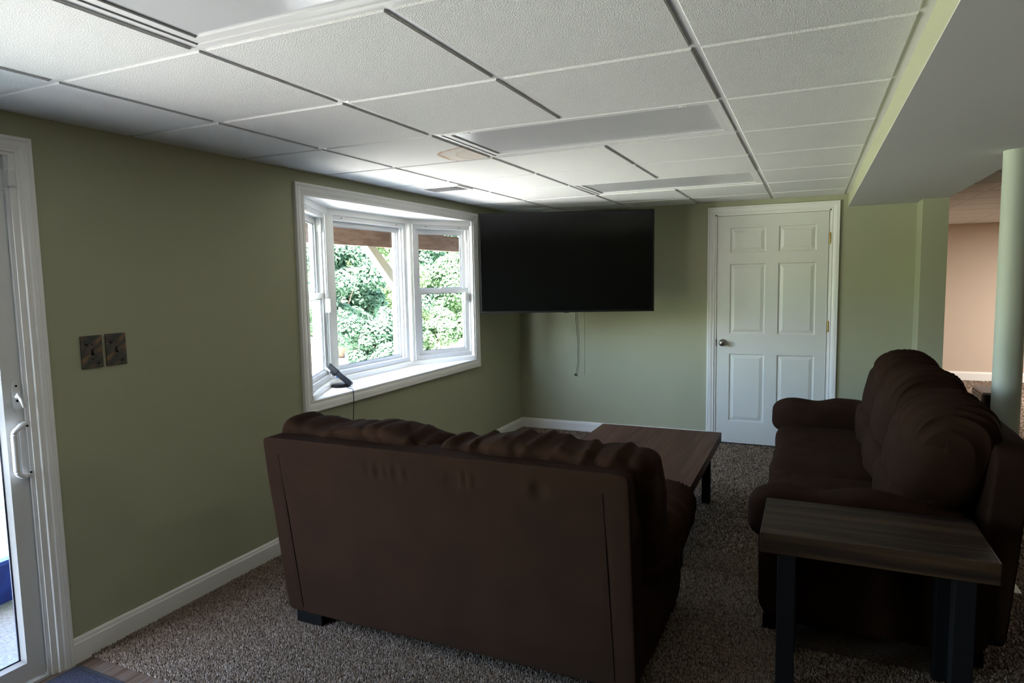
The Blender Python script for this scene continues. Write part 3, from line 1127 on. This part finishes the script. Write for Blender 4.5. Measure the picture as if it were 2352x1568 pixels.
def paw(t, y, z, rot, s):
    """paw mark: pad and toes, sunk dark into the plate"""
    def blob(cy_, cz_, ry, rz, a):
        ring = []
        for k in range(10):
            q = 2 * math.pi * k / 10
            u, v = ry * math.cos(q), rz * math.sin(q)
            ring.append((cy_ + u * math.cos(a) - v * math.sin(a), cz_ + u * math.sin(a) + v * math.cos(a)))
        return ring
    mb = MB()
    shapes = [(0, 0, .0062, .0036, -.35)] + [(-.0085 + .0042 * k, .0078 + .0012 * math.sin(k * .9) - .0006 * k, .0011, .0017, .2) for k in range(5)]
    for cy_, cz_, ry, rz, a in shapes:
        r = [(.0072, y + s * (p * math.cos(rot) - q * math.sin(rot)), z + s * (p * math.sin(rot) + q * math.cos(rot))) for p, q in blob(cy_, cz_, ry, rz, a)]
        mb.add(r + [(.0045, p[1], p[2]) for p in r], [tuple(range(10)), tuple(range(10, 20))] + [(k, (k + 1) % 10, 10 + (k + 1) % 10, 10 + k) for k in range(10)])
    t.part('paw_print', mb, M['black'])


def switch(yc, zc, label, tilt):
    t = Thing('switch_plate', (0, yc, zc), label, 'light switch', 'rustic switch plates')
    hw, hh = .0442, .066
    t.part('plate', MB().box(.0005, yc - hw, zc - hh, .007, yc + hw, zc + hh, .0025), M['plate'])
    t.part('toggle', MB().box(.005, yc - .0045, zc - .011, .0075, yc + .0045, zc + .011).add(
        [(.006, yc - .004, zc - .004), (.006, yc + .004, zc - .004), (.006, yc + .004, zc - .011), (.006, yc - .004, zc - .011),
         (.016, yc - .003, zc - .008), (.016, yc + .003, zc - .008), (.015, yc + .003, zc - .013), (.015, yc - .003, zc - .013)],
        [(0, 1, 2, 3), (4, 5, 6, 7), (0, 1, 5, 4), (1, 2, 6, 5), (2, 3, 7, 6), (3, 0, 4, 7)]), M['black'])
    for dz in (.030, -.030):
        t.part('screw', MB().lathe([(.0028, .006), (.0026, .008)], (0, yc, zc + dz), 'x', 10), M['black'])
    paw(t, yc - .022, zc + .030, -.1, 1.35)
    paw(t, yc + .022, zc - .048, .55, 1.2)


switch(1.7112, 1.2345, 'dark rustic switch plate with paw prints, the one nearer the sliding door', 0)
switch(1.8130, 1.2360, 'dark rustic switch plate with paw prints, the one nearer the bay window', 0)

# ------------------------------------------------------------------ ceiling vent
vt = Thing('ceiling_vent', (.331, 4.03, TZ), 'white louvred air vent in a ceiling tile above the bay window', 'vent')
vx0, vx1, vy0, vy1 = .175, .487, 3.925, 4.145
fm = MB()
for q in ((vx0, vy0, vx1, vy0 + .026), (vx0, vy1 - .026, vx1, vy1), (vx0, vy0 + .026, vx0 + .026, vy1 - .026), (vx1 - .026, vy0 + .026, vx1, vy1 - .026)):
    fm.box(q[0], q[1], TZ - .007, q[2], q[3], TZ + .0005)
vt.part('frame', fm, M['vinyl'])
vt.part('vent_shade', MB().box(vx0 + .02, vy0 + .02, TZ - .0012, vx1 - .02, vy1 - .02, TZ - .0004), mat('painted vent shade', (104, 98, 94), .8))  # flat grey sheet, painted as the shade between the louvres
nl = 11
for k in range(nl):
    x = vx0 + .034 + (vx1 - vx0 - .068) * k / (nl - 1)
    v = [(x - .010, vy0 + .026, TZ - .001), (x - .008, vy0 + .026, TZ - .001), (x + .006, vy0 + .026, TZ - .011), (x + .004, vy0 + .026, TZ - .011)]
    v += [(a, vy1 - .026, c) for a, b_, c in v]
    vt.part('louvre', MB().add(v, [(0, 1, 2, 3), (7, 6, 5, 4), (0, 4, 5, 1), (1, 5, 6, 2), (2, 6, 7, 3), (3, 7, 4, 0)]), M['vinyl'])

# ------------------------------------------------------------------ folded lamp on the window seat
lz = WZ0
lp = Thing('desk_lamp', (-.12, 3.40, lz), 'small black folding lamp with a cord on the window seat', 'lamp')
base = MB().lathe([(.0, .0), (.058, .0), (.062, .006), (.060, .016), (.050, .020), (.0, .021)], (0, 0, 0), 'z', 28)
base.map(lambda p: Vector((-.168 + p.x * .9, 3.452 + p.y * 1.0, lz + .001 + p.z)))
lp.part('base', base, M['black'], smooth=True)
# arm: flat bar rising from the hinge and leaning back over the base
H0, H1 = Vector((-.113, 3.478, lz + .024)), Vector((-.240, 3.436, lz + .134))
dv = (H1 - H0).normalized()
sv = Vector((.63, -.77, 0)).normalized()
sv = (sv - dv * sv.dot(dv)).normalized()
nv = dv.cross(sv)
LN = (H1 - H0).length


def bar(l0, l1, w, t0, t1, bev=.004):
    return MB().box(l0, -w, t0, l1, w, t1, bev).map(lambda p: H0 + dv * p.x + sv * p.y + nv * p.z)


lp.part('arm', bar(-.012, LN * .62, .020, -.020, .016), M['black'])
lp.part('head', bar(LN * .58, LN + .012, .022, -.017, .020, .006), M['black'])
sgn_ = -1 if (nv.z > 0) else 1
lp.part('lamp_lens', bar(LN * .86, LN + .014, .015, *(sorted((sgn_ * .014, sgn_ * .028))), .003), M['lens'])
lp.part('reflector', bar(LN * .62, LN * .84, .017, *(sorted((sgn_ * .012, sgn_ * .030))), .006), M['tvbody'])
lp.part('clip', bar(LN * .50, LN * .56, .018, *(sorted((sgn_ * .010, sgn_ * .030))), .003), mat('blue plastic clip', (70, 110, 190), .3))
lp.part('hinge', MB().tube([tuple(H0 - sv * .024), tuple(H0 + sv * .024)], .016, 14), M['black'], smooth=True)
cp = [(-.13, 3.440, lz + .006), (-.06, 3.405, lz + .004), (-.012, 3.375, lz + .006), (.012, 3.352, lz - .002), (.026, 3.335, lz - .05), (.030, 3.325, lz - .10), (.026, 3.322, lz - .18), (.020, 3.318, lz - .28), (.018, 3.31, lz - .45), (.016, 3.30, lz - .80)]
lp.part('cord', MB().tube(cp, .0026, 6), M['cord'], smooth='all')

# ------------------------------------------------------------------ doormat
dm = Thing('doormat', (.35, 1.05, 0), 'dark blue grey doormat on the planks before the sliding door', 'mat')
R3 = Matrix.Rotation(math.radians(-2), 3, 'Z')
dm.part('border', MB().box(0, -.95, .0005, .62, 0, .006, .002).map(lambda p: R3 @ p + Vector((.036, 1.545, 0))), M['matedge'])
mp_ = MB()
n_ = 30
mp_.box(.022, -.93, .005, .598, -.022, .0105, .002)
dm.part('pile', mp_.map(lambda p: R3 @ p + Vector((.036, 1.545, 0))), M['mat'])

# ------------------------------------------------------------------ loveseat seen from behind
ls = Thing('loveseat', (1.36, 2.55, 0), 'brown armless loveseat with its broad flat back towards the camera', 'sofa')
BX0, BX1 = .572, 2.130


def back_warp(w, q):
    k = (w.z - .07) / .79
    return Vector((w.x + (.5 - (w.x - BX0) / (BX1 - BX0)) * 0.0, w.y - .105 * k, w.z))


def back_disp(w, q):
    d = .0016 * fbm(w, (3, 3, 5), 2)
    if q.y < -.3:
        # dented button-like pull, puckers under the top edge, seams
        g = math.exp(-(((w.x - 1.815) / .028) ** 2 + ((w.z - .775) / .035) ** 2))
        d += -.007 * g + .006 * math.exp(-(((w.x - 1.775) / .020) ** 2 + ((w.z - .780) / .03) ** 2))
        for x0, x1, zc in ((1.02, 1.34, .772), (1.38, 1.62, .778)):
            if x0 < w.x < x1:
                env = math.sin(math.pi * (w.x - x0) / (x1 - x0)) * math.exp(-((w.z - zc) / .032) ** 2)
                d += .011 * env * (ridge((w.x, 0, w.z * .15), (42, 1, 5), 1.5, 3.1) - .45)
        for xs in (.650, 2.040):
            xx = xs + (.8 - w.z) * (.012 if xs < 1 else .018)
            d -= .0028 * math.exp(-((w.x - xx) / .0045) ** 2)
    return d


bk = puff(((BX0 + BX1) / 2, 2.205, .462), (BX1 - BX0, .155, .80), 44, 130, back_disp, back_warp)
ls.part('back_panel', bk, M['sofa_back'], smooth='all')


def base_warp(w, q):
    # front rail tucks in towards the floor
    k = max(0, (.16 - w.z) / .16)
    f = sstep(2.75, 3.02, w.y)
    return Vector((w.x, w.y - .10 * k * f, w.z))


for xs in (.650, 2.040):
    pts_ = []
    for k in range(9):
        z = .09 + .70 * k / 8
        xx = xs + (.8 - z) * (.012 if xs < 1 else .018)
        pts_.append((xx, 2.1275 - .105 * (z - .07) / .79 + .0008, z))
    ls.part('seam', MB().tube(pts_, .0017, 6), M['seam'], smooth='all')
ls.part('base', puff((1.365, 2.60, .225), (1.56, .80, .34), 12, 24, lambda w, q: .003 * fbm(w, (5, 5, 5)), base_warp), M['sofa'], smooth='all')


def seat_disp(seed):
    def f(w, q):
        d = .010 * fbm((w.x + seed, w.y, w.z), (3, 3, 3))
        side = sstep(.55, .95, abs(q.x))
        fr_ = sstep(.3, .9, q.y)
        pl = ridge((w.x * .25 + seed, w.y + w.x * .2, w.z * .3), (5, 22, 6), 1.6, seed)
        d += .016 * (pl - .4) * side * (.4 + .6 * fr_ + .3 * (q.z > 0))
        return d
    return f


ls.part('seat_cushion', puff((.965, 2.655, .465), (.79, .80, .235), 4.5, 34, seat_disp(1.3)), M['sofa'], smooth='all')
ls.part('seat_cushion', puff((1.780, 2.655, .465), (.85, .80, .240), 4.5, 44, seat_disp(4.1)), M['sofa'], smooth='all')


def pillow_disp(seed, side):
    def f(w, q):
        d = .016 * fbm((w.x + seed, w.y, w.z), (4.0, 4, 4), 2)
        top = sstep(.2, .9, q.z)
        cr_ = ridge((w.x - w.z * .45 + seed, w.y * .3, w.z * .25), (9, 3, 3), 2.2, seed)
        d += .015 * (cr_ - .35) * (.35 + .65 * top)
        cr2 = ridge((w.x + w.z * .7 + seed * 2, w.y * .3, w.z * .4), (6, 3, 4), 3.0, seed + 9)
        d -= .014 * cr2 * top
        cr3 = ridge((w.x * 1.0 + w.z * .3 + seed, w.y * .6, w.z * .5), (22, 6, 6), 2.0, seed + 3)
        d += .003 * (cr3 - .35) * top
        # corner tuft
        d -= .012 * math.exp(-((abs(q.x) - .78) / .10) ** 2) * top
        return d
    return f


def pillow_warp(zc, lean, sag):
    def f(w, q):
        x = w.x
        z = w.z + .012 * math.sin(q.x * 5.0 + sag) * (q.z > 0) * q.z
        return Vector((x, w.y - (z - zc) * lean, z))
    return f


ls.part('back_pillow', puff((.968, 2.348, .658), (.815, .33, .525), (11, 3.6, 4.2), 64, pillow_disp(2.2, -1), pillow_warp(.655, .50, .4)), M['sofa'], smooth='all')
ls.part('back_pillow', puff((1.765, 2.348, .645), (.835, .33, .535), (11, 3.6, 4.2), 64, pillow_disp(7.7, 1), pillow_warp(.635, .50, 1.9)), M['sofa'], smooth='all')
for x, y in ((.605, 2.140), (1.95, 2.140), (.605, 2.84), (1.98, 2.84)):
    ft = MB().box(x, y, .004, x + .14, y + .08, .066, .006)
    ls.part('foot', ft, M['foot'])

# ------------------------------------------------------------------ long sofa on the right
so3 = Thing('sofa', (2.95, 3.90, 0), 'long brown three seat sofa with pillow arms under the soffit', 'sofa')
FX, BKX = 2.475, 3.36


def base3_warp(w, q):
    k = max(0, (.13 - w.z) / .13)
    return Vector((w.x + .035 * k * (q.x < -.6), w.y, w.z))


so3.part('base', puff(((FX + 3.34) / 2, 3.91, .215), (3.34 - FX, 2.08, .31), 12, 26, lambda w, q: .003 * fbm(w, (5, 5, 5)), base3_warp), M['sofa'], smooth='all')


def back3_warp(w, q):
    return Vector((w.x + .055 * (w.z - .1) / .75, w.y, w.z))


so3.part('back_panel', puff((3.275, 3.91, .47), (.13, 2.14, .80), 14, 30, lambda w, q: .002 * fbm(w, (4, 4, 4)), back3_warp), M['sofa_back'], smooth='all')


def seat3_disp(seed):
    def f(w, q):
        d = .008 * fbm((w.x, w.y + seed, w.z), (4, 4, 4))
        pl = ridge((w.x * .35, w.y + seed + w.x * .1, w.z * .3), (4, 26, 8), 1.7, seed)
        d += .010 * (pl - .4) * (.35 + .65 * sstep(.1, -.9, q.x)) * (.4 + .6 * sstep(.1, .9, abs(q.y)))
        return d
    return f


for k in range(3):
    yc = 3.035 + .2925 + .585 * k
    so3.part('seat_cushion', puff((2.745, yc, .405), (.565, .60, .17), 5, 30, seat3_disp(3.3 * k + .5)), M['sofa'], smooth='all')


def up_disp(seed):
    def f(w, q):
        d = .010 * fbm((w.x, w.y + seed, w.z), (3.0, 3.0, 3.0), 2)
        top = sstep(-.05, .75, q.z + .30 * q.x) * (1 - .5 * sstep(.80, 1.0, abs(q.y)))
        u = w.y + .05 * math.sin(w.x * 7 + seed) + (w.x - 3.1) * .10
        pl = ridge((w.x * 1.3 + seed, u, w.z * 1.3), (1.0, 11, 1.0), 1.5, seed)
        p2 = ridge((w.x * 1.6 + seed, u + seed * .37, w.z * 1.6), (1.0, 23, 1.0), 1.4, seed + 4)
        d += (.015 * (pl - .4) + .015 * (p2 - .4)) * top
        # gathered crease where the upper pillow is stitched to its front panel
        d -= .007 * math.exp(-((q.z - .42 + .1 * math.sin(w.y * 9)) / .07) ** 2) * (q.x < -.2)
        return d
    return f


def up_warp(w, q):
    return Vector((w.x + (w.z - .80) * .22, w.y, w.z))


for k in range(3):
    yc = 3.245 + .66 * k - (.03 if k == 0 else 0)
    so3.part('back_pillow', puff((3.150, yc, .785 - (.028, .008, 0)[k]), (.35, .70, .44), (2.7, 3.8, 2.7), 100, up_disp(5.1 * k + 1.7), up_warp), M['sofa'], smooth='all')
    so3.part('lumbar_pillow', puff((3.055, yc, .545), (.27, .68, .27), 3.2, 26, lambda w, q: .010 * fbm((w.x, w.y + 9 * k, w.z), (5, 5, 5)) + .008 * (ridge((w.x, w.y, w.z * .4), (5, 16, 5), 1.6, 2.0) - .4)), M['sofa'], smooth='all')


def arm_fn(seed):
    def warp(w, q):
        x = w.x
        t = (x - 2.42) / .80
        z = w.z
        if q.z > 0:
            z += (-.030 * math.exp(-((t - .34) / .13) ** 2) - .026 * sstep(.55, 1.0, t)) * q.z
        z -= .02 * (q.z < 0) * math.exp(-(t / .2) ** 2)
        return Vector((x, w.y, z))

    def disp(w, q):
        return .009 * fbm((w.x + seed, w.y, w.z), (4, 4, 4)) + .006 * (ridge((w.x + seed, w.y * .3, w.z * .3), (11, 4, 4), 2, seed) - .35) * sstep(.5, 1, w.x - 2.2)
    return disp, warp


for yc, top, seed in ((2.905, .625, 2.0), (4.885, .650, 6.0)):
    d_, w_ = arm_fn(seed)
    so3.part('arm_panel', puff((2.875, yc, .285), (.81, .165, .45), 10, 16, lambda w, q: .003 * fbm(w, (5, 5, 5)), base3_warp), M['sofa'], smooth='all')
    so3.part('arm_pillow', puff((2.830, yc, top - .12), (.82, .235, .25), 3.2, 34, d_, w_), M['sofa'], smooth='all')
for x, y in ((2.49, 2.86), (3.20, 2.86), (2.49, 4.88), (3.20, 4.88)):
    so3.part('foot', MB().box(x, y, .004, x + .07, y + .07, .066, .005), M['foot'])

# ------------------------------------------------------------------ coffee table
ct = Thing('coffee_table', (1.72, 3.86, 0), 'low dark plank coffee table with black steel legs between the sofas', 'table')
cx0, cx1, cy0, cy1 = 1.315, 2.127, 3.245, 4.475
nb = 6
for k in range(nb):
    a = cx0 + (cx1 - cx0) * k / nb
    b_ = cx0 + (cx1 - cx0) * (k + 1) / nb
    ct.part('board', MB().box(a + .0002, cy0, .402, b_ - .0002, cy1, .460 - random.uniform(0, .0004), .0007), M['coffee'])
for x in (cx0 + .055, cx1 - .107):
    for y in (cy0 + .07, cy1 - .125):
        ct.part('leg', MB().box(x, y, .004, x + .052, y + .052, .395, .003), M['steel'])
for y in (cy0 + .07, cy1 - .125):
    ct.part('rail', MB().box(cx0 + .055, y, .394, cx1 - .055, y + .052, .402), M['steel'])

# ------------------------------------------------------------------ end table
et = Thing('end_table', (2.85, 2.60, 0), 'dark wooden end table with black steel legs beside the long sofa', 'table')
ex0, ex1, ey0, ey1 = 2.503, 3.201, 2.385, 2.780


def edge_wear(w):
    return w


et.part('tabletop', MB().box(ex0, ey0, .528, ex1, ey1, .600, .004), M['endwood'])
for x in (ex0 + .058, ex1 - .118):
    for y in (ey0 + .012, ey1 - .075):
        et.part('leg', MB().box(x, y, .004, x + .060, y + .060, .520, .003), M['steel'])
for x in (ex0 + .058, ex1 - .118):
    et.part('rail', MB().box(x, ey0 + .012, .519, x + .060, ey1 - .015, .528), M['steel'])

# ------------------------------------------------------------------ space heater beyond the post
hx0, hx1, hy0, hy1, hz = 3.948, 4.205, 6.46, 6.85, .50
ht = Thing('space_heater', ((hx0 + hx1) / 2, (hy0 + hy1) / 2, CT), 'boxy black and grey space heater on the carpet behind the support post', 'heater')
M['grey'] = mat('grey plastic', (120, 114, 116), .4)
M['greyd'] = mat('dark grey plastic', (70, 66, 66), .45)
ht.part('body', MB().box(hx0 + .02, hy0, .02, hx1, hy1, hz - .018, .012), M['black'])
ht.part('top_panel', MB().box(hx0, hy0 - .004, hz - .020, hx1 + .004, hy1 + .004, hz, .008), M['grey'])
ht.part('control_panel', MB().box(hx0 + .12, hy0 + .12, hz - .003, hx1 - .03, hy1 - .08, hz + .001), M['black'])
ht.part('front_panel', MB().box(hx0 - .004, hy0 + .01, .03, hx0 + .022, hy1 - .01, hz - .022, .006), M['greyd'])
for k in range(9):
    z = .445 - .030 * k
    for j in range(4):
        ya = hy0 + .05 + .074 * j
        ht.part('grille_slot', MB().box(hx0 - .006, ya, z, hx0 - .002, ya + .060, z + .016), M['black'])
for x in (hx0 + .04, hx1 - .05):
    for y in (hy0 + .04, hy1 - .06):
        ht.part('foot', MB().box(x, y, CT, x + .03, y + .03, .024), M['black'])

# ------------------------------------------------------------------ unseen lamp panel, added to brighten the far room (outside the frame)
al = Thing('ceiling_light', (5.73, 8.6, CZ), 'added lit ceiling panel, out of view, brightening the far room', 'light')
lx0, lx1, ly0, ly1 = 3.905 + T * 3, 3.905 + T * 5, 5.845 + T * 4, 5.845 + T * 5
fr = MB()
for q in ((lx0, ly0, lx1, ly0 + .03), (lx0, ly1 - .03, lx1, ly1), (lx0, ly0, lx0 + .03, ly1), (lx1 - .03, ly0, lx1, ly1)):
    fr.box(q[0], q[1], TZ - .010, q[2], q[3], TZ - .0005)
al.part('housing', fr, M['tee'])
ad = bpy.data.lights.new('annex fill lamp', 'AREA')
ad.shape = 'RECTANGLE'
ad.size, ad.size_y = 1.15, .55
ad.energy = 22
ad.color = (1, .93, .87)
ao = bpy.data.objects.new('annex_fill_lamp', ad)
COL.objects.link(ao)
ao.location = ((lx0 + lx1) / 2, (ly0 + ly1) / 2, TZ - .006)

# ------------------------------------------------------------------ outdoors
gr = wall('ground', [(-30, -25, -.30, -6.6, 40, -.06)], M['grass'])
pa = wall('ground.001', [(-2.3, RY - 6, -.30, -.12, 9.0, -.03)], M['concrete'])
lw = wall('ground.002', [(-6.6, -25, -.30, -2.3, 40, -.06), (-2.3, 9.0, -.30, -.12, 40, -.06)], M['lawn'])
# deck over the bay: boards, beam, post with brace
dk = Thing('deck', (-1.4, 6.5, 2.2), 'raised wooden deck over the patio outside the bay window', 'deck')
y = 5.5
while y < 11.5:
    dk.part('board', MB().box(-2.75, y, 2.33, -.12, y + .14, 2.365), M['beam'])
    y += .145
for k in range(8):
    yj = 5.6 + k * .82
    dk.part('joist', MB().box(-2.55, yj, 2.19, -.12, yj + .045, 2.33), M['beam'])
dk.part('beam', MB().box(-2.66, 5.5, 1.955, -2.57, 11.5, 2.19), M['beam'])
dp = Thing('deck_post', (-2.6, 7.80, -.06), 'cream painted deck post with a diagonal brace outside the window', 'post')
dp.part('shaft', MB().box(-2.665, 7.675, -.06, -2.535, 7.925, 1.955, .006), M['outpost'])
br = MB()
br.add([(-2.65, 7.01, 1.955), (-2.55, 7.01, 1.955), (-2.65, 7.19, 1.955), (-2.55, 7.19, 1.955), (-2.65, 7.68, 1.36), (-2.55, 7.68, 1.36), (-2.65, 7.68, 1.55), (-2.55, 7.68, 1.55)],
       [(0, 1, 3, 2), (4, 6, 7, 5), (0, 4, 5, 1), (2, 3, 7, 6), (0, 2, 6, 4), (1, 5, 7, 3)])
dp.part('brace', br, M['outpost'])

# blue tub on the patio
bt = Thing('plastic_tub', (-1.15, 1.55, -.03), 'blue plastic tub on the patio outside the sliding door', 'tub')
def oval(rx, ry, z, n=40, cx=-1.45, cyy=1.62):
    return [(cx + rx * math.cos(2 * math.pi * k / n), cyy + ry * math.sin(2 * math.pi * k / n), z) for k in range(n)]


rings = [oval(.56, .90, -.03), oval(.58, .92, .02), oval(.62, .95, .185), oval(.66, .99, .195), oval(.66, .99, .215), oval(.61, .94, .215), oval(.59, .92, .12)]
v = [p for r in rings for p in r]
fc = []
for i in range(len(rings) - 1):
    for k in range(40):
        l = (k + 1) % 40
        fc.append((i * 40 + k, i * 40 + l, i * 40 + 40 + l, i * 40 + 40 + k))
bt.part('wall', MB().add(v, fc), M['blue'], smooth=True)
bt.part('water', MB().add(oval(.592, .922, .14), [tuple(range(40))]), M['water'])

M['leafA'] = leaf_mat('green leaves', (58, 82, 56), (98, 122, 90))
M['leafB'] = leaf_mat('cool green leaves', (52, 76, 60), (86, 112, 92))
M['leafC'] = leaf_mat('yellow green leaves', (74, 96, 62), (112, 130, 92))


def foliage(name, c, r, n, leaf, m, label, group, trunk=True):
    t = Thing(name, (c[0], c[1], -.06), label, 'tree' if name == 'tree' else 'bush', group)
    # blobs around the crown centre, leaves on their shells
    nb_ = 26
    bc = RNG.normal(0, 1, (nb_, 3))
    bc /= np.linalg.norm(bc, axis=1)[:, None]
    bc *= RNG.uniform(.35, .95, nb_)[:, None]
    bc = bc * np.array(r) + np.array(c)
    br_ = RNG.uniform(.22, .42, nb_) * min(r)
    idx = RNG.integers(0, nb_, n)
    dr_ = RNG.normal(0, 1, (n, 3))
    dr_ /= np.linalg.norm(dr_, axis=1)[:, None]
    p = bc[idx] + dr_ * (br_[idx] * RNG.uniform(.6, 1.05, n))[:, None]
    p[:, 2] = np.maximum(p[:, 2], .02)
    # leaf frame: roughly facing outwards and up
    nn = dr_ + RNG.normal(0, .55, (n, 3)) + np.array([0, 0, .5])
    nn /= np.linalg.norm(nn, axis=1)[:, None]
    u_ = np.cross(nn, RNG.normal(0, 1, (n, 3)))
    u_ /= np.linalg.norm(u_, axis=1)[:, None]
    w_ = np.cross(nn, u_)
    s = leaf * RNG.uniform(.7, 1.3, n)[:, None]
    V = np.stack([p - u_ * s, p - w_ * s * .55 - nn * s * .12, p + u_ * s, p + w_ * s * .55 - nn * s * .12], 1).reshape(-1, 3)
    F = np.arange(n * 4).reshape(n, 4)
    V = V - np.array([c[0], c[1], -.06])
    np_mesh('foliage', V, F, m, t.o, 'stuff')
    if trunk:
        tr_ = min(.09, .05 * r[2])
        pts = [(c[0], c[1], -.06), (c[0] + .05, c[1] + .04, c[2] * .5), (c[0] - .04, c[1] + .08, c[2])]
        t.part('trunk', MB().tube(pts, [tr_, tr_ * .8, tr_ * .45], 8), M['trunk'], smooth='all')
        for k in range(5):
            a = k * 1.3 + c[1]
            st_ = Vector(pts[1])
            en = Vector((c[0] + r[0] * .7 * math.cos(a), c[1] + r[1] * .7 * math.sin(a), c[2] + r[2] * .4 * math.sin(a * 2.1)))
            t.part('branch', MB().tube([st_, (st_ + en) / 2 + Vector((0, 0, .1)), en], [tr_ * .4, tr_ * .25, tr_ * .1], 6), M['trunk'], smooth='all')


yy = 8.2
specs = [(-6.3, 8.4, .95, 'leafA'), (-6.2, 10.9, .95, 'leafB'), (-6.3, 13.4, .95, 'leafC'), (-6.2, 15.9, .95, 'leafA'), (-6.3, 18.4, .95, 'leafB'), (-6.2, 20.9, .95, 'leafA')]
BL3 = ['low shrub at the lower left of the bay window view', 'low shrub at the foot of the leftmost bush', 'low shrub under the middle of the bay window',
       'low shrub at the foot of the deck post', 'low shrub in the lower pane of the narrow window by the television', 'last low shrub along the gravel']
BL2 = ['bush of the rear row seen through the left edge of the bay window', 'bush of the rear row peeking between the two nearest bushes',
       'bush of the rear row just left of the deck post', 'bush of the rear row seen beside the deck post brace', 'bush of the rear row seen through the narrow window by the television',
       'second last bush of the rear row', 'last bush of the rear row farthest from the house']
LBL = ['leafy bush outside the left part of the bay window', 'leafy bush outside the middle of the bay window', 'tall bush behind the cream deck post',
       'leafy bush outside the narrow window beside the television', 'leafy bush far along the bank beyond the deck', 'last leafy bush along the bank past the house']
for (x, y, r, m_), lb in zip(specs, LBL):
    foliage('bush', (x, y, 1.15), (r * .95, r, 1.35), 22000, .050, M[m_], lb, 'bushes outside the bay window')
for k in range(6):
    foliage('bush', (-4.35 + .1 * (k % 2), 7.0 + 2.35 * k, .42), (.50, .95, .62), 13000, .042, M[('leafC', 'leafB', 'leafA')[k % 3]], BL3[k], 'low shrubs along the gravel', True)
for k in range(7):
    foliage('bush', (-8.75 + .15 * (k % 2), 9.6 + 2.75 * k, 1.6), (.92, 1.0, 1.9), 20000, .055, M[('leafB', 'leafA', 'leafC')[k % 3]],
            BL2[k], 'second row of bushes on the bank', True)
TS = [(-12.3, 11.0, 'leafB'), (-12.4, 16.2, 'leafA'), (-12.3, 21.4, 'leafC'), (-12.4, 26.6, 'leafB'), (-12.3, 31.8, 'leafA')]
TL_ = ['broad tree rising behind the bushes at the left of the bay window', 'broad tree rising behind the bushes in the middle of the bay window',
       'pale green tree behind the narrow window beside the television', 'distant dark green tree behind the others', 'distant light green tree at the end of the bank']
for (x, y, m_), lb in zip(TS, TL_):
    foliage('tree', (x, y, 2.9), (1.7, 1.9, 2.8), 24000, .075, M[m_], lb, 'trees on the bank')
foliage('bush', (-9.5, 5.6, .8), (1.3, 1.4, .9), 4000, .08, M['leafB'], 'low bush across the lawn from the sliding door', None, True)
